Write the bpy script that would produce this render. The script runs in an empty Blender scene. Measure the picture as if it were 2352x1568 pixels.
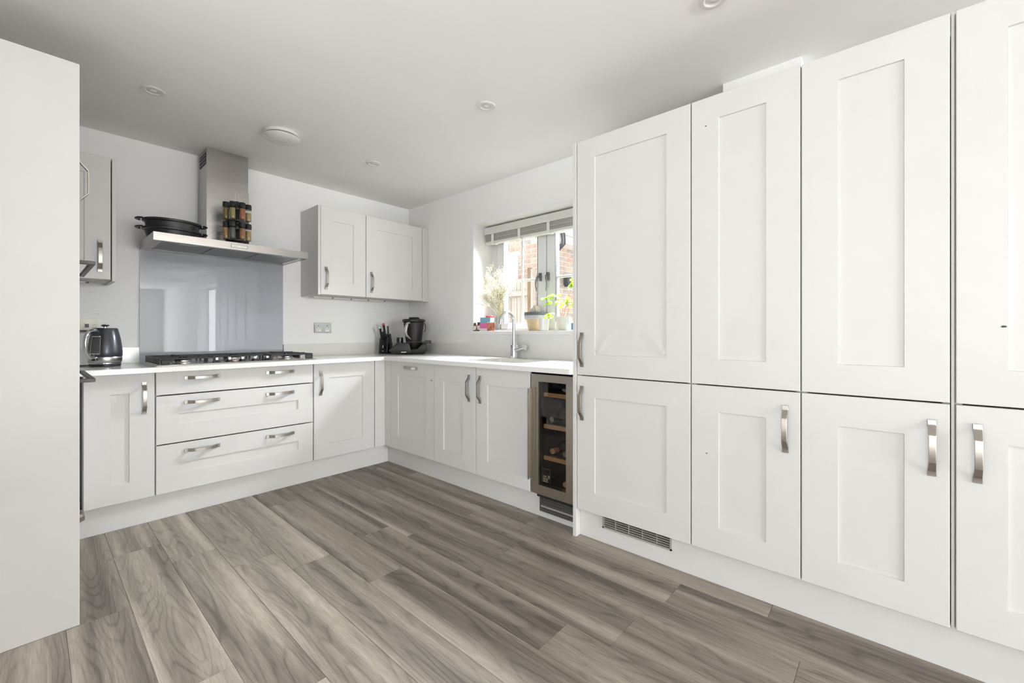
import bpy, bmesh, math, random
from mathutils import Vector, Matrix
rnd = random.Random(7)
R = math.radians
scene = bpy.context.scene
COL = scene.collection

# ------------------------------------------------------------------ camera, sky, light, exposure
cam_d = bpy.data.cameras.new('camera'); cam = bpy.data.objects.new('camera', cam_d); COL.objects.link(cam)
cam.location = (-2.5799, -3.7218, 1.0944)
cam.rotation_euler = (R(90), 0, 0.7272 - math.pi / 2)
cam_d.sensor_width = 36.0; cam_d.sensor_fit = 'HORIZONTAL'
cam_d.lens = 980.47 / 2352 * 36.0
cam_d.shift_y = -(784 - 764.38) / 2352
cam_d.clip_start = 0.02
scene.camera = cam

W = bpy.data.worlds.new('sky'); scene.world = W; W.use_nodes = True
wn = W.node_tree; wn.nodes.clear()
w_out = wn.nodes.new('ShaderNodeOutputWorld'); w_bg = wn.nodes.new('ShaderNodeBackground')
w_bg.inputs['Color'].default_value = (.98, .99, 1.0, 1); w_bg.inputs['Strength'].default_value = 2.3
wn.links.new(w_bg.outputs[0], w_out.inputs[0])

def area(name, loc, rot, sx, sy, power, color=(1, 1, 1), portal=False):
    d = bpy.data.lights.new(name, 'AREA'); d.shape = 'RECTANGLE'; d.size = sx; d.size_y = sy; d.energy = power; d.color = color
    o = bpy.data.objects.new(name, d); COL.objects.link(o); o.location = loc; o.rotation_euler = rot
    if portal: d.cycles.is_portal = True
    return o
BACK_Y, SIDE_X = -12.5, -6.5          # the open-plan room goes on behind and to the left of the camera
def aim(d): return Vector(d).to_track_quat('-Z', 'Z').to_euler()
area('rear_fill', (-2.9, BACK_Y + .04, 1.15), (R(90), 0, 0), 4.6, 2.1, 930, (.94, .975, 1))  # fill lamp added against the solid rear wall, unseen behind the camera
area('side_fill', (SIDE_X + .04, -4.2, 1.15), (R(90), 0, R(-90)), 3.0, 2.1, 117, (.94, .975, 1))  # fill lamp added against the closed side wall to light the tall doors
area('window_daylight', (0.33, -1.59, 1.57), (R(90), 0, R(90)), 1.26, 1.0, 1, portal=True)
a1 = area('window_fill_steep', (.62, -1.60, 2.75), aim((-.36, 0, -1.2)), 1.5, .4, 150, (.94, .975, 1)); a1.data.spread = R(80)  # lamp added outside, aimed steeply to brighten sill and ceiling
a2 = area('window_fill_inward', (.75, -1.55, 2.55), aim((-.9, 0, -.75)), 1.4, .6, 570, (.94, .975, 1)); a2.data.spread = R(130)  # second lamp added outside to strengthen the light through the window
area('streak_fill', (.22, -7.75, 1.30), (R(90), 0, R(90)), 1.4, 1.6, 60, (.94, .975, 1))  # lamp added in an unseen slot to reflect as a streak in the splashback
area('ceiling_fill', (-3.4, -3.3, .60), (R(180), 0, 0), 1.5, 1.5, 34, (.94, .975, 1))  # upward fill lamp added behind the camera to lift the ceiling

sun_d = bpy.data.lights.new('sun', 'SUN'); sun_d.energy = 9.0; sun_d.angle = R(3); sun_d.color = (1, .95, .86)
sun = bpy.data.objects.new('sun', sun_d); COL.objects.link(sun)
sun.rotation_euler = Vector((-.88, -.45, -2.6)).to_track_quat('-Z', 'Y').to_euler()

vs = scene.view_settings
scene.display_settings.display_device = 'sRGB'
vs.view_transform = 'Standard'; vs.look = 'None'; vs.gamma = 1.0; vs.use_curve_mapping = False
vs.exposure = -0.13
cy = scene.cycles
cy.max_bounces = 14; cy.diffuse_bounces = 8; cy.glossy_bounces = 6; cy.transmission_bounces = 8; cy.transparent_max_bounces = 16
cy.sample_clamp_indirect = 6.0; cy.caustics_reflective = False; cy.caustics_refractive = False
cy.use_denoising = True
try: cy.denoiser = 'OPENIMAGEDENOISE'
except Exception: pass

# ------------------------------------------------------------------ materials
MATS = {}
def _nt(name):
    m = bpy.data.materials.new(name); m.use_nodes = True
    nt = m.node_tree; nt.nodes.clear()
    out = nt.nodes.new('ShaderNodeOutputMaterial'); b = nt.nodes.new('ShaderNodeBsdfPrincipled')
    nt.links.new(b.outputs[0], out.inputs[0]); MATS[name] = m
    return m, nt, b, out
def N(nt, kind, **kw):
    n = nt.nodes.new('ShaderNode' + kind)
    for k, v in kw.items():
        if k in n.inputs: n.inputs[k].default_value = v
        else: setattr(n, k, v)
    return n
def ramp(nt, fac, stops):
    n = nt.nodes.new('ShaderNodeValToRGB'); e = n.color_ramp.elements
    while len(e) < len(stops): e.new(.5)
    for i, (p, c) in enumerate(stops):
        e[i].position = p; e[i].color = tuple(c) + (1,) if len(c) == 3 else c
    nt.links.new(fac, n.inputs[0]); return n
def math_n(nt, op, a, b=None):
    n = nt.nodes.new('ShaderNodeMath'); n.operation = op
    for i, v in enumerate((a, b)):
        if v is None: continue
        if isinstance(v, (int, float)): n.inputs[i].default_value = v
        else: nt.links.new(v, n.inputs[i])
    return n.outputs[0]
def simple(name, col, rough=.5, metal=0.0, grain=0.0, gscale=60, bump=0.0, bscale=200, spec=.5, coat=0.0, stretch=(1, 1, 1)):
    m, nt, b, out = _nt(name)
    b.inputs['Base Color'].default_value = (*col, 1); b.inputs['Roughness'].default_value = rough
    b.inputs['Metallic'].default_value = metal; b.inputs['Specular IOR Level'].default_value = spec
    b.inputs['Coat Weight'].default_value = coat
    tc = N(nt, 'TexCoord'); mp = N(nt, 'Mapping'); mp.inputs['Scale'].default_value = stretch
    nt.links.new(tc.outputs['Object'], mp.inputs[0])
    if grain:
        n = N(nt, 'TexNoise', Scale=gscale, Detail=4.0); nt.links.new(mp.outputs[0], n.inputs['Vector'])
        lo = tuple(max(0, c * (1 - grain)) for c in col); hi = tuple(min(1, c * (1 + grain)) for c in col)
        r = ramp(nt, n.outputs['Fac'], [(.3, lo), (.7, hi)]); nt.links.new(r.outputs[0], b.inputs['Base Color'])
    if bump:
        n2 = N(nt, 'TexNoise', Scale=bscale, Detail=3.0); nt.links.new(mp.outputs[0], n2.inputs['Vector'])
        bp = N(nt, 'Bump', Strength=bump, Distance=.002); nt.links.new(n2.outputs['Fac'], bp.inputs['Height'])
        nt.links.new(bp.outputs[0], b.inputs['Normal'])
    return m
def steel(name, col, rough, axis='z', scale=1.0, var=.018):
    m, nt, b, out = _nt(name)
    b.inputs['Metallic'].default_value = 1.0
    tc = N(nt, 'TexCoord'); mp = N(nt, 'Mapping')
    st = {'x': (4, 1500, 1500), 'y': (1500, 4, 1500), 'z': (1500, 1500, 4)}[axis]
    mp.inputs['Scale'].default_value = tuple(s * scale for s in st)
    nt.links.new(tc.outputs['Object'], mp.inputs[0])
    n = N(nt, 'TexNoise', Scale=1.0, Detail=3.0); nt.links.new(mp.outputs[0], n.inputs['Vector'])
    r = ramp(nt, n.outputs['Fac'], [(.3, tuple(c * (1 - var) for c in col)), (.7, tuple(min(1, c * (1 + var)) for c in col))])
    nt.links.new(r.outputs[0], b.inputs['Base Color'])
    nt.links.new(math_n(nt, 'ADD', math_n(nt, 'MULTIPLY', n.outputs['Fac'], .05), rough - .025), b.inputs['Roughness'])
    bp = N(nt, 'Bump', Strength=.008, Distance=.001); nt.links.new(n.outputs['Fac'], bp.inputs['Height'])
    nt.links.new(bp.outputs[0], b.inputs['Normal'])
    return m
def thin_glass(name, tint=(1, 1, 1), refl=1.0, rough=0.0):
    m, nt, b, out = _nt(name); nt.nodes.remove(b)
    t = N(nt, 'BsdfTransparent'); t.inputs[0].default_value = (*tint, 1)
    g = N(nt, 'BsdfGlossy', Roughness=rough)
    f = N(nt, 'LayerWeight', Blend=.5); mx = N(nt, 'MixShader')
    fr = math_n(nt, 'ADD', math_n(nt, 'MULTIPLY', math_n(nt, 'POWER', f.outputs['Facing'], 5.0), .9), .035)
    nt.links.new(math_n(nt, 'MULTIPLY', fr, refl), mx.inputs[0])
    nt.links.new(t.outputs[0], mx.inputs[1]); nt.links.new(g.outputs[0], mx.inputs[2])
    nt.links.new(mx.outputs[0], out.inputs[0])
    return m
def plaster(name, col, scuffs=()):
    m, nt, b, out = _nt(name)
    b.inputs['Roughness'].default_value = .75; b.inputs['Specular IOR Level'].default_value = .3
    geo = N(nt, 'NewGeometry')
    n = N(nt, 'TexNoise', Scale=3.0, Detail=5.0); nt.links.new(geo.outputs['Position'], n.inputs['Vector'])
    r = ramp(nt, n.outputs['Fac'], [(.3, tuple(c * .985 for c in col)), (.7, col)])
    cur = r.outputs[0]
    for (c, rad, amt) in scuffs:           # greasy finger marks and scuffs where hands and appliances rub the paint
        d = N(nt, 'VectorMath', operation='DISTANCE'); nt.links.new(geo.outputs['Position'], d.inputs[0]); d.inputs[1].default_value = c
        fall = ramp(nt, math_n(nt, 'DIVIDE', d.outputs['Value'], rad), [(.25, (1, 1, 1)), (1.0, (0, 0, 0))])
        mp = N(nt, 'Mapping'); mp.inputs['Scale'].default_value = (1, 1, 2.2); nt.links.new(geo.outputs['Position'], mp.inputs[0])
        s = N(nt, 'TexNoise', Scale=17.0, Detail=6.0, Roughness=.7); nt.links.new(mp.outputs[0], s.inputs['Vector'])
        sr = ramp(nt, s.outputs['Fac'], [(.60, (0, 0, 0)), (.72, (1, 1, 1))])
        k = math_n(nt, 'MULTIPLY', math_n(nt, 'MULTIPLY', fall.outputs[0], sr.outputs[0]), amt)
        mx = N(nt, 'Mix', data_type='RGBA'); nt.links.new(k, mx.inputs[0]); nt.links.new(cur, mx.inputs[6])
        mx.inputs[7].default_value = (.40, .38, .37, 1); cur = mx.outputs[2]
    nt.links.new(cur, b.inputs['Base Color'])
    n2 = N(nt, 'TexNoise', Scale=180.0, Detail=2.0); nt.links.new(geo.outputs['Position'], n2.inputs['Vector'])
    bp = N(nt, 'Bump', Strength=.05, Distance=.002); nt.links.new(n2.outputs['Fac'], bp.inputs['Height'])
    nt.links.new(bp.outputs[0], b.inputs['Normal'])
    return m
def wood_floor(name):
    m, nt, b, out = _nt(name)
    tc = N(nt, 'TexCoord'); oi = N(nt, 'ObjectInfo')
    off = N(nt, 'CombineXYZ')
    nt.links.new(math_n(nt, 'MULTIPLY', oi.outputs['Random'], 37.0), off.inputs[0])
    nt.links.new(math_n(nt, 'MULTIPLY', oi.outputs['Random'], 91.0), off.inputs[1])
    add = N(nt, 'VectorMath', operation='ADD'); nt.links.new(tc.outputs['Object'], add.inputs[0]); nt.links.new(off.outputs[0], add.inputs[1])
    def noise(sc, scale, detail, rough=.5, dist=0.0):
        mp = N(nt, 'Mapping'); mp.inputs['Scale'].default_value = sc; nt.links.new(add.outputs[0], mp.inputs[0])
        n = N(nt, 'TexNoise', Scale=scale, Detail=detail, Roughness=rough, Distortion=dist); nt.links.new(mp.outputs[0], n.inputs['Vector'])
        return n.outputs['Fac']
    band = noise((10.5, .45, 1), 1.0, 2.0, .5, .12)        # broad light and dark streaks along the board
    rings = noise((6.5, .70, 1), 1.0, 1.6, .45, .12)   # contour lines of this field make the cathedral figure
    fine = noise((210, 9, 1), 1.0, 4.0, .65)            # pores
    mid = noise((45, 2.0, 1), 1.0, 3.0, .6, .4)
    saw = math_n(nt, 'FRACT', math_n(nt, 'MULTIPLY', rings, 21.0))
    tri = math_n(nt, 'ABSOLUTE', math_n(nt, 'SUBTRACT', saw, .5))
    fig = ramp(nt, tri, [(.0, (0, 0, 0)), (.08, (.5, .5, .5)), (.22, (1, 1, 1))])
    v = math_n(nt, 'ADD', math_n(nt, 'MULTIPLY', band, 1.35), math_n(nt, 'MULTIPLY', mid, .28))
    v = math_n(nt, 'ADD', v, math_n(nt, 'MULTIPLY', fine, .52))
    darkzone = ramp(nt, band, [(.40, (1, 1, 1)), (.60, (.25, .25, .25))])
    figk = math_n(nt, 'MULTIPLY', math_n(nt, 'SUBTRACT', 1.0, fig.outputs[0]), darkzone.outputs[0])
    v = math_n(nt, 'SUBTRACT', v, math_n(nt, 'MULTIPLY', figk, .20))
    v = math_n(nt, 'ADD', v, math_n(nt, 'MULTIPLY', math_n(nt, 'SUBTRACT', oi.outputs['Random'], .5), .13))
    v = math_n(nt, 'SUBTRACT', v, .595)
    r = ramp(nt, v, WOOD_STOPS)
    nt.links.new(r.outputs[0], b.inputs['Base Color'])
    b.inputs['Specular IOR Level'].default_value = .4
    nt.links.new(math_n(nt, 'ADD', math_n(nt, 'MULTIPLY', fine, .15), .42), b.inputs['Roughness'])
    bp = N(nt, 'Bump', Strength=.12, Distance=.001); nt.links.new(v, bp.inputs['Height']); nt.links.new(bp.outputs[0], b.inputs['Normal'])
    return m
WOOD_STOPS = [(.16, (.112, .093, .078)), (.42, (.220, .187, .158)), (.60, (.332, .286, .242)), (.84, (.472, .416, .357))]

def varied(name, cols, rough=.8, grain=.15, gscale=30):
    """colour picked per object, with a little mottling"""
    m, nt, b, out = _nt(name)
    oi = N(nt, 'ObjectInfo'); r = nt.nodes.new('ShaderNodeValToRGB'); r.color_ramp.interpolation = 'CONSTANT'
    e = r.color_ramp.elements
    while len(e) < len(cols): e.new(.5)
    for i, c in enumerate(cols): e[i].position = i / len(cols); e[i].color = (*c, 1)
    nt.links.new(oi.outputs['Random'], r.inputs[0])
    tc = N(nt, 'TexCoord'); n = N(nt, 'TexNoise', Scale=float(gscale), Detail=4.0); nt.links.new(tc.outputs['Object'], n.inputs['Vector'])
    k = ramp(nt, n.outputs['Fac'], [(.3, (1 - grain,) * 3), (.7, (1, 1, 1))])
    mx = N(nt, 'Mix', data_type='RGBA', blend_type='MULTIPLY'); mx.inputs[0].default_value = 1
    nt.links.new(r.outputs[0], mx.inputs[6]); nt.links.new(k.outputs[0], mx.inputs[7]); nt.links.new(mx.outputs[2], b.inputs['Base Color'])
    b.inputs['Roughness'].default_value = rough
    return m
def quartz(name, col):
    m, nt, b, out = _nt(name)
    geo = N(nt, 'NewGeometry')
    v = N(nt, 'TexVoronoi', Scale=420.0); nt.links.new(geo.outputs['Position'], v.inputs['Vector'])
    sep = N(nt, 'SeparateColor'); nt.links.new(v.outputs['Color'], sep.inputs[0])
    r = ramp(nt, sep.outputs[0], [(.0, tuple(c * .93 for c in col)), (.18, tuple(c * .985 for c in col)), (.8, col), (1.0, tuple(min(1, c * 1.025) for c in col))])
    nt.links.new(r.outputs[0], b.inputs['Base Color']); b.inputs['Roughness'].default_value = .16
    return m

PAINT = (.665, .657, .643)
simple('cabinet_paint', PAINT, .42, grain=.012, gscale=8, bump=.02, bscale=500)
simple('carcass', (.60, .59, .57), .5, grain=.01)
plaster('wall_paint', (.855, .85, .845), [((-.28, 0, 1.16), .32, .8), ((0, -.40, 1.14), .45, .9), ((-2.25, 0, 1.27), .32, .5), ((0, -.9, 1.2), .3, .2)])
plaster('white_paint', (.80, .795, .785))
plaster('ceiling_paint', (.875, .868, .85))
wood_floor('oak_laminate')
simple('subfloor', (.05, .045, .04), .9, grain=.2)
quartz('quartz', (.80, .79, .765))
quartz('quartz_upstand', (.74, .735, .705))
steel('brushed_nickel', (.40, .37, .335), .38, 'z', 1.0)
steel('hood_steel', (.43, .405, .38), .27, 'x')
steel('chimney_steel', (.41, .39, .365), .27, 'x')
steel('cooler_steel', (.47, .43, .37), .33, 'z')
steel('hob_steel', (.62, .60, .57), .25, 'x')
simple('chrome', (.80, .80, .81), .06, 1.0, grain=.02)
simple('socket_steel', (.42, .43, .43), .18, 1.0, grain=.05)
simple('dark_steel', (.20, .195, .19), .35, 1.0, grain=.1)
simple('dark_handle', (.055, .052, .050), .35, .3, grain=.1)
simple('filter_mesh', (.22, .22, .215), .4, .9, grain=.25, gscale=500)
simple('black_plastic', (.012, .012, .013), .38, grain=.2)
simple('black_gloss', (.008, .008, .009), .12, grain=.1)
simple('cast_iron', (.014, .014, .015), .5, grain=.3, bump=.3, bscale=400)
simple('enamel_iron', (.022, .021, .023), .36, grain=.2)
simple('charcoal_enamel', (.045, .050, .060), .32, .35, grain=.06, coat=.2)
simple('mixer_grey', (.017, .016, .0165), .42, .2, grain=.1)
simple('mixer_bowl', (.030, .027, .028), .38, .55, grain=.08)
simple('silver', (.62, .61, .59), .25, 1.0, grain=.03)
simple('satin_silver', (.56, .55, .53), .42, .55, grain=.03)
simple('white_plastic', (.78, .77, .75), .35, grain=.01)
simple('cream_plastic', (.74, .70, .60), .35, grain=.01)
simple('fitting_white', (.68, .66, .63), .4, grain=.01)
simple('lamp_lens', (.72, .71, .69), .2, grain=.02)
simple('dark_gap', (.05, .047, .044), .8, grain=.1)
simple('grille_grey', (.40, .39, .375), .45, .2, grain=.03)
simple('grille_dark', (.12, .115, .108), .45, .5, grain=.05)
simple('beech', (.66, .41, .22), .5, grain=.12, gscale=12, stretch=(1, 12, 12))
simple('label_black', (.015, .015, .015), .3, grain=.1)
simple('print_white', (.72, .71, .68), .5, grain=.02)
simple('red_plastic', (.42, .02, .03), .35, grain=.05)
simple('upvc', (.76, .765, .77), .3, grain=.01)
simple('gasket', (.13, .13, .14), .6, grain=.1)
simple('blind_wood', (.66, .65, .61), .5, grain=.03, gscale=20)
simple('blind_wood_shaded', (.52, .51, .47), .5, grain=.03, gscale=20)  # the blind's own wood, darkened: the slats' shade is put into the colour
simple('tape', (.76, .755, .72), .8, grain=.03)
simple('mortar', (.74, .62, .50), .9, grain=.1, gscale=60)
varied('brick', [(.54, .41, .35), (.48, .39, .35), (.58, .44, .37), (.46, .41, .39), (.57, .38, .32), (.52, .44, .39), (.60, .49, .41)], .85, .3, 18)
varied('fence_timber', [(.40, .36, .31), (.45, .405, .35), (.36, .325, .28)], .8, .15, 14)
simple('post_timber', (.15, .10, .06), .8, grain=.2, gscale=12)
simple('slate', (.42, .44, .46), .7, grain=.15)
simple('fascia_white', (.80, .79, .77), .5, grain=.02)
simple('pipe_black', (.03, .032, .036), .3, grain=.1)
simple('paving', (.36, .34, .31), .9, grain=.06, gscale=6)
simple('terracotta_beige', (.56, .43, .27), .85, grain=.12, gscale=50)
simple('felt_grey', (.46, .46, .47), .9, grain=.06)
simple('felt_dark', (.07, .075, .08), .8, grain=.1)
simple('ceramic_cream', (.70, .67, .57), .35, grain=.03)
simple('ceramic_white', (.80, .79, .78), .25, grain=.01)
simple('cactus_wool', (.66, .60, .53), .95, grain=.25, gscale=60, bump=.8, bscale=90)
simple('twig', (.22, .14, .08), .8, grain=.2)
simple('amber_glass', (.055, .020, .010), .12, grain=.05)
simple('pink_print', (.55, .12, .33), .4, grain=.05)
simple('teal_print', (.16, .34, .42), .4, grain=.08)
simple('orange_print', (.30, .085, .04), .4, grain=.6, gscale=40)
simple('blue_liquid', (.10, .30, .55), .2, grain=.1)
simple('flower_cream', (.70, .67, .54), .9, grain=.1)
simple('dry_stem', (.24, .21, .10), .8, grain=.15)
m_leaf, nt_, b_, o_ = _nt('leaf_green')
b_.inputs['Base Color'].default_value = (.20, .36, .02, 1); b_.inputs['Roughness'].default_value = .5
tl = N(nt_, 'BsdfTranslucent'); tl.inputs[0].default_value = (.34, .52, .03, 1); mx_ = N(nt_, 'MixShader'); mx_.inputs[0].default_value = .5
nt_.links.new(b_.outputs[0], mx_.inputs[1]); nt_.links.new(tl.outputs[0], mx_.inputs[2]); nt_.links.new(mx_.outputs[0], o_.inputs[0])
thin_glass('window_glass', (.98, .99, .99), .8)
thin_glass('vase_glass', (.93, .95, .95), 1.0)
thin_glass('cooler_glass', (.74, .71, .67), 1.3)
thin_glass('jar_glass', (.95, .95, .94), 1.0)
m, nt, b, o = _nt('splash_glass')
b.inputs['Base Color'].default_value = (.37, .385, .42, 1); b.inputs['Roughness'].default_value = .02; b.inputs['Specular IOR Level'].default_value = .5; b.inputs['Coat Weight'].default_value = .2; b.inputs['Coat Roughness'].default_value = .02
SPICE = {'olive': (.17, .125, .03), 'sage': (.24, .21, .09), 'paprika': (.27, .10, .04), 'ginger': (.36, .24, .12), 'cumin': (.33, .20, .09), 'pepper': (.10, .095, .095), 'cinnamon': (.27, .125, .05), 'turmeric': (.36, .25, .11)}
for k, c in SPICE.items(): simple('spice_' + k, c, .8, grain=.3, gscale=200)
MT = MATS

# ------------------------------------------------------------------ geometry helpers
ORG = {}
def finish(name, bm, mat, smooth=None):
    bmesh.ops.recalc_face_normals(bm, faces=bm.faces[:])
    me = bpy.data.meshes.new(name); bm.to_mesh(me); bm.free()
    for mm in (mat if isinstance(mat, (list, tuple)) else [mat]): me.materials.append(MT[mm] if isinstance(mm, str) else mm)
    if smooth is not None:
        me.polygons.foreach_set('use_smooth', [True] * len(me.polygons))
        me.set_sharp_from_angle(angle=R(smooth))
    return me
def obj(name, bm, mat, parent=None, smooth=None, origin=None, kind=None):
    if parent is not None: org = ORG[parent]
    else: org = Vector(origin) if origin is not None else Vector((0, 0, 0))
    if org.length: bmesh.ops.translate(bm, verts=bm.verts[:], vec=-org)
    o = bpy.data.objects.new(name, finish(name, bm, mat, smooth)); COL.objects.link(o)
    if parent is not None: o.parent = parent
    else: o.location = org
    ORG[o] = org
    if kind: o['kind'] = kind
    return o
def inst(name, mesh, parent, loc, rot=(0, 0, 0), scale=(1, 1, 1)):
    o = bpy.data.objects.new(name, mesh); COL.objects.link(o); o.parent = parent
    o.location = Vector(loc) - ORG[parent]; o.rotation_euler = rot; o.scale = scale
    ORG[o] = Vector((0, 0, 0))
    return o
def tag(o, label, cat, group=None):
    o['label'] = label; o['category'] = cat
    if group: o['group'] = group
    return o
def thing(name, label, cat, loc, rz=0, group=None, local=False):
    o = bpy.data.objects.new(name, None); COL.objects.link(o); o.location = loc; o.rotation_euler = (0, 0, rz)
    o.empty_display_size = .05
    ORG[o] = Vector((0, 0, 0)) if local else Vector(loc)
    return tag(o, label, cat, group)
def struct(name, bm, mat, parent=None, **k):
    o = obj(name, bm, mat, parent, **k)
    if parent is None: o['kind'] = 'structure'
    return o
def B(): return bmesh.new()
def bevel(bm, edges, off, seg=1):
    if off: bmesh.ops.bevel(bm, geom=edges, offset=off, segments=seg, profile=.5, affect='EDGES', clamp_overlap=True)
def box(bm, x0, x1, y0, y1, z0, z1, bv=0.0, seg=1):
    v = [bm.verts.new((x, y, z)) for x in (x0, x1) for y in (y0, y1) for z in (z0, z1)]
    f = [(0, 1, 3, 2), (4, 6, 7, 5), (0, 4, 5, 1), (2, 3, 7, 6), (0, 2, 6, 4), (1, 5, 7, 3)]
    fs = [bm.faces.new([v[i] for i in q]) for q in f]
    if bv: bevel(bm, list({e for q in fs for e in q.edges}), bv, seg)
    return bm
def mbox(bm, M, u0, u1, d0, d1, z0, z1, bv=0.0, seg=1):
    a, c = M(u0, d0, z0), M(u1, d1, z1)
    return box(bm, min(a[0], c[0]), max(a[0], c[0]), min(a[1], c[1]), max(a[1], c[1]), min(a[2], c[2]), max(a[2], c[2]), bv, seg)
def lathe(bm, prof, n=32, c=(0, 0, 0), sx=1, sy=1, cap=True):
    rings = []
    for r, z in prof:
        if r < 1e-6: rings.append([bm.verts.new((c[0], c[1], c[2] + z))])
        else: rings.append([bm.verts.new((c[0] + sx * r * math.cos(2 * math.pi * i / n), c[1] + sy * r * math.sin(2 * math.pi * i / n), c[2] + z)) for i in range(n)])
    for a, b in zip(rings, rings[1:]):
        for i in range(n):
            j = (i + 1) % n
            if len(a) == 1 and len(b) == 1: continue
            if len(a) == 1: bm.faces.new((a[0], b[j], b[i]))
            elif len(b) == 1: bm.faces.new((a[i], a[j], b[0]))
            else: bm.faces.new((a[i], a[j], b[j], b[i]))
    if cap:
        for rg in (rings[0], rings[-1]):
            if len(rg) > 2: bm.faces.new(rg)
    return bm
def tube(bm, pts, rad, n=10, flat=1.0):
    pts = [Vector(p) for p in pts]; rings = []
    rad = rad if isinstance(rad, (list, tuple)) else [rad] * len(pts)
    up = None
    for i, p in enumerate(pts):
        t = (pts[min(i + 1, len(pts) - 1)] - pts[max(i - 1, 0)]).normalized()
        if up is None:
            up = t.orthogonal().normalized()
        up = (up - t * up.dot(t)).normalized(); s = t.cross(up)
        rings.append([bm.verts.new(p + rad[i] * (math.cos(a) * up + flat * math.sin(a) * s)) for a in [2 * math.pi * k / n for k in range(n)]])
    for a, b in zip(rings, rings[1:]):
        for i in range(n): bm.faces.new((a[i], a[(i + 1) % n], b[(i + 1) % n], b[i]))
    bm.faces.new(rings[0]); bm.faces.new(rings[-1])
    return bm
def prism(bm, poly, axis, a, b, bv=0.0, seg=1):
    """poly: 2-D points; axis: the extrusion axis"""
    def P(p, t):
        return {'x': (t, p[0], p[1]), 'y': (p[0], t, p[1]), 'z': (p[0], p[1], t)}[axis]
    A = [bm.verts.new(P(p, a)) for p in poly]; C = [bm.verts.new(P(p, b)) for p in poly]
    fs = [bm.faces.new(A), bm.faces.new(C)] + [bm.faces.new((A[i], A[(i + 1) % len(A)], C[(i + 1) % len(A)], C[i])) for i in range(len(A))]
    if bv: bevel(bm, list({e for f in fs for e in f.edges}), bv, seg)
    return bm
def ribbon(bm, prof, w, th):
    """strip of width w along x following prof (y,z) points, th thick"""
    n = len(prof); out = []
    for i, (y, z) in enumerate(prof):
        a = prof[max(i - 1, 0)]; c = prof[min(i + 1, n - 1)]
        ty, tz = c[0] - a[0], c[1] - a[1]; L = math.hypot(ty, tz); ny, nz = -tz / L, ty / L
        ww = w if isinstance(w, (int, float)) else w[i]
        out.append([bm.verts.new(q) for q in ((-ww / 2, y - ny * th / 2, z - nz * th / 2), (ww / 2, y - ny * th / 2, z - nz * th / 2), (ww / 2, y + ny * th / 2, z + nz * th / 2), (-ww / 2, y + ny * th / 2, z + nz * th / 2))])
    for a, b in zip(out, out[1:]):
        for i in range(4): bm.faces.new((a[i], a[(i + 1) % 4], b[(i + 1) % 4], b[i]))
    bm.faces.new(out[0]); bm.faces.new(out[-1])
    return bm
def hobM(Y0): return lambda u, d, z: (u, Y0 - d, z)          # faces the room along -Y, u = x
def winM(X0): return lambda u, d, z: (X0 - d, -u, z)          # faces the room along -X, u = -y
def leftM(X0): return lambda u, d, z: (X0 + d, u, z)          # faces +X, u = y

# ------------------------------------------------------------------ shared door parts
def handle_mesh():
    bm = B()
    L = .0915
    prof = [(-.0027, L), (-.0040, L - .017), (-.0068, L - .0215), (-.0245, L - .043), (-.0285, L - .0475), (-.0290, 0), (-.0285, -L + .0475), (-.0245, -L + .043), (-.0068, -L + .0215), (-.0040, -L + .017), (-.0027, -L)]
    ribbon(bm, prof, [.0215, .021, .0205, .0185, .018, .0175, .018, .0185, .0205, .021, .0215], .005)
    bevel(bm, [e for e in bm.edges], .0009, 1)
    return finish('handle', bm, 'brushed_nickel', 40)
HANDLE = handle_mesh()
def handle(parent, M, u, z, horiz=False):
    a, b = Vector(M(0, 0, 0)), Vector(M(0, 1, 0)); out = b - a
    th = math.atan2(out.x, -out.y)
    return inst('handle', HANDLE, parent, M(u, 0.0005, z), (0, R(90) if horiz else 0, th))
T = .020
GAP = .0032
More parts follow.
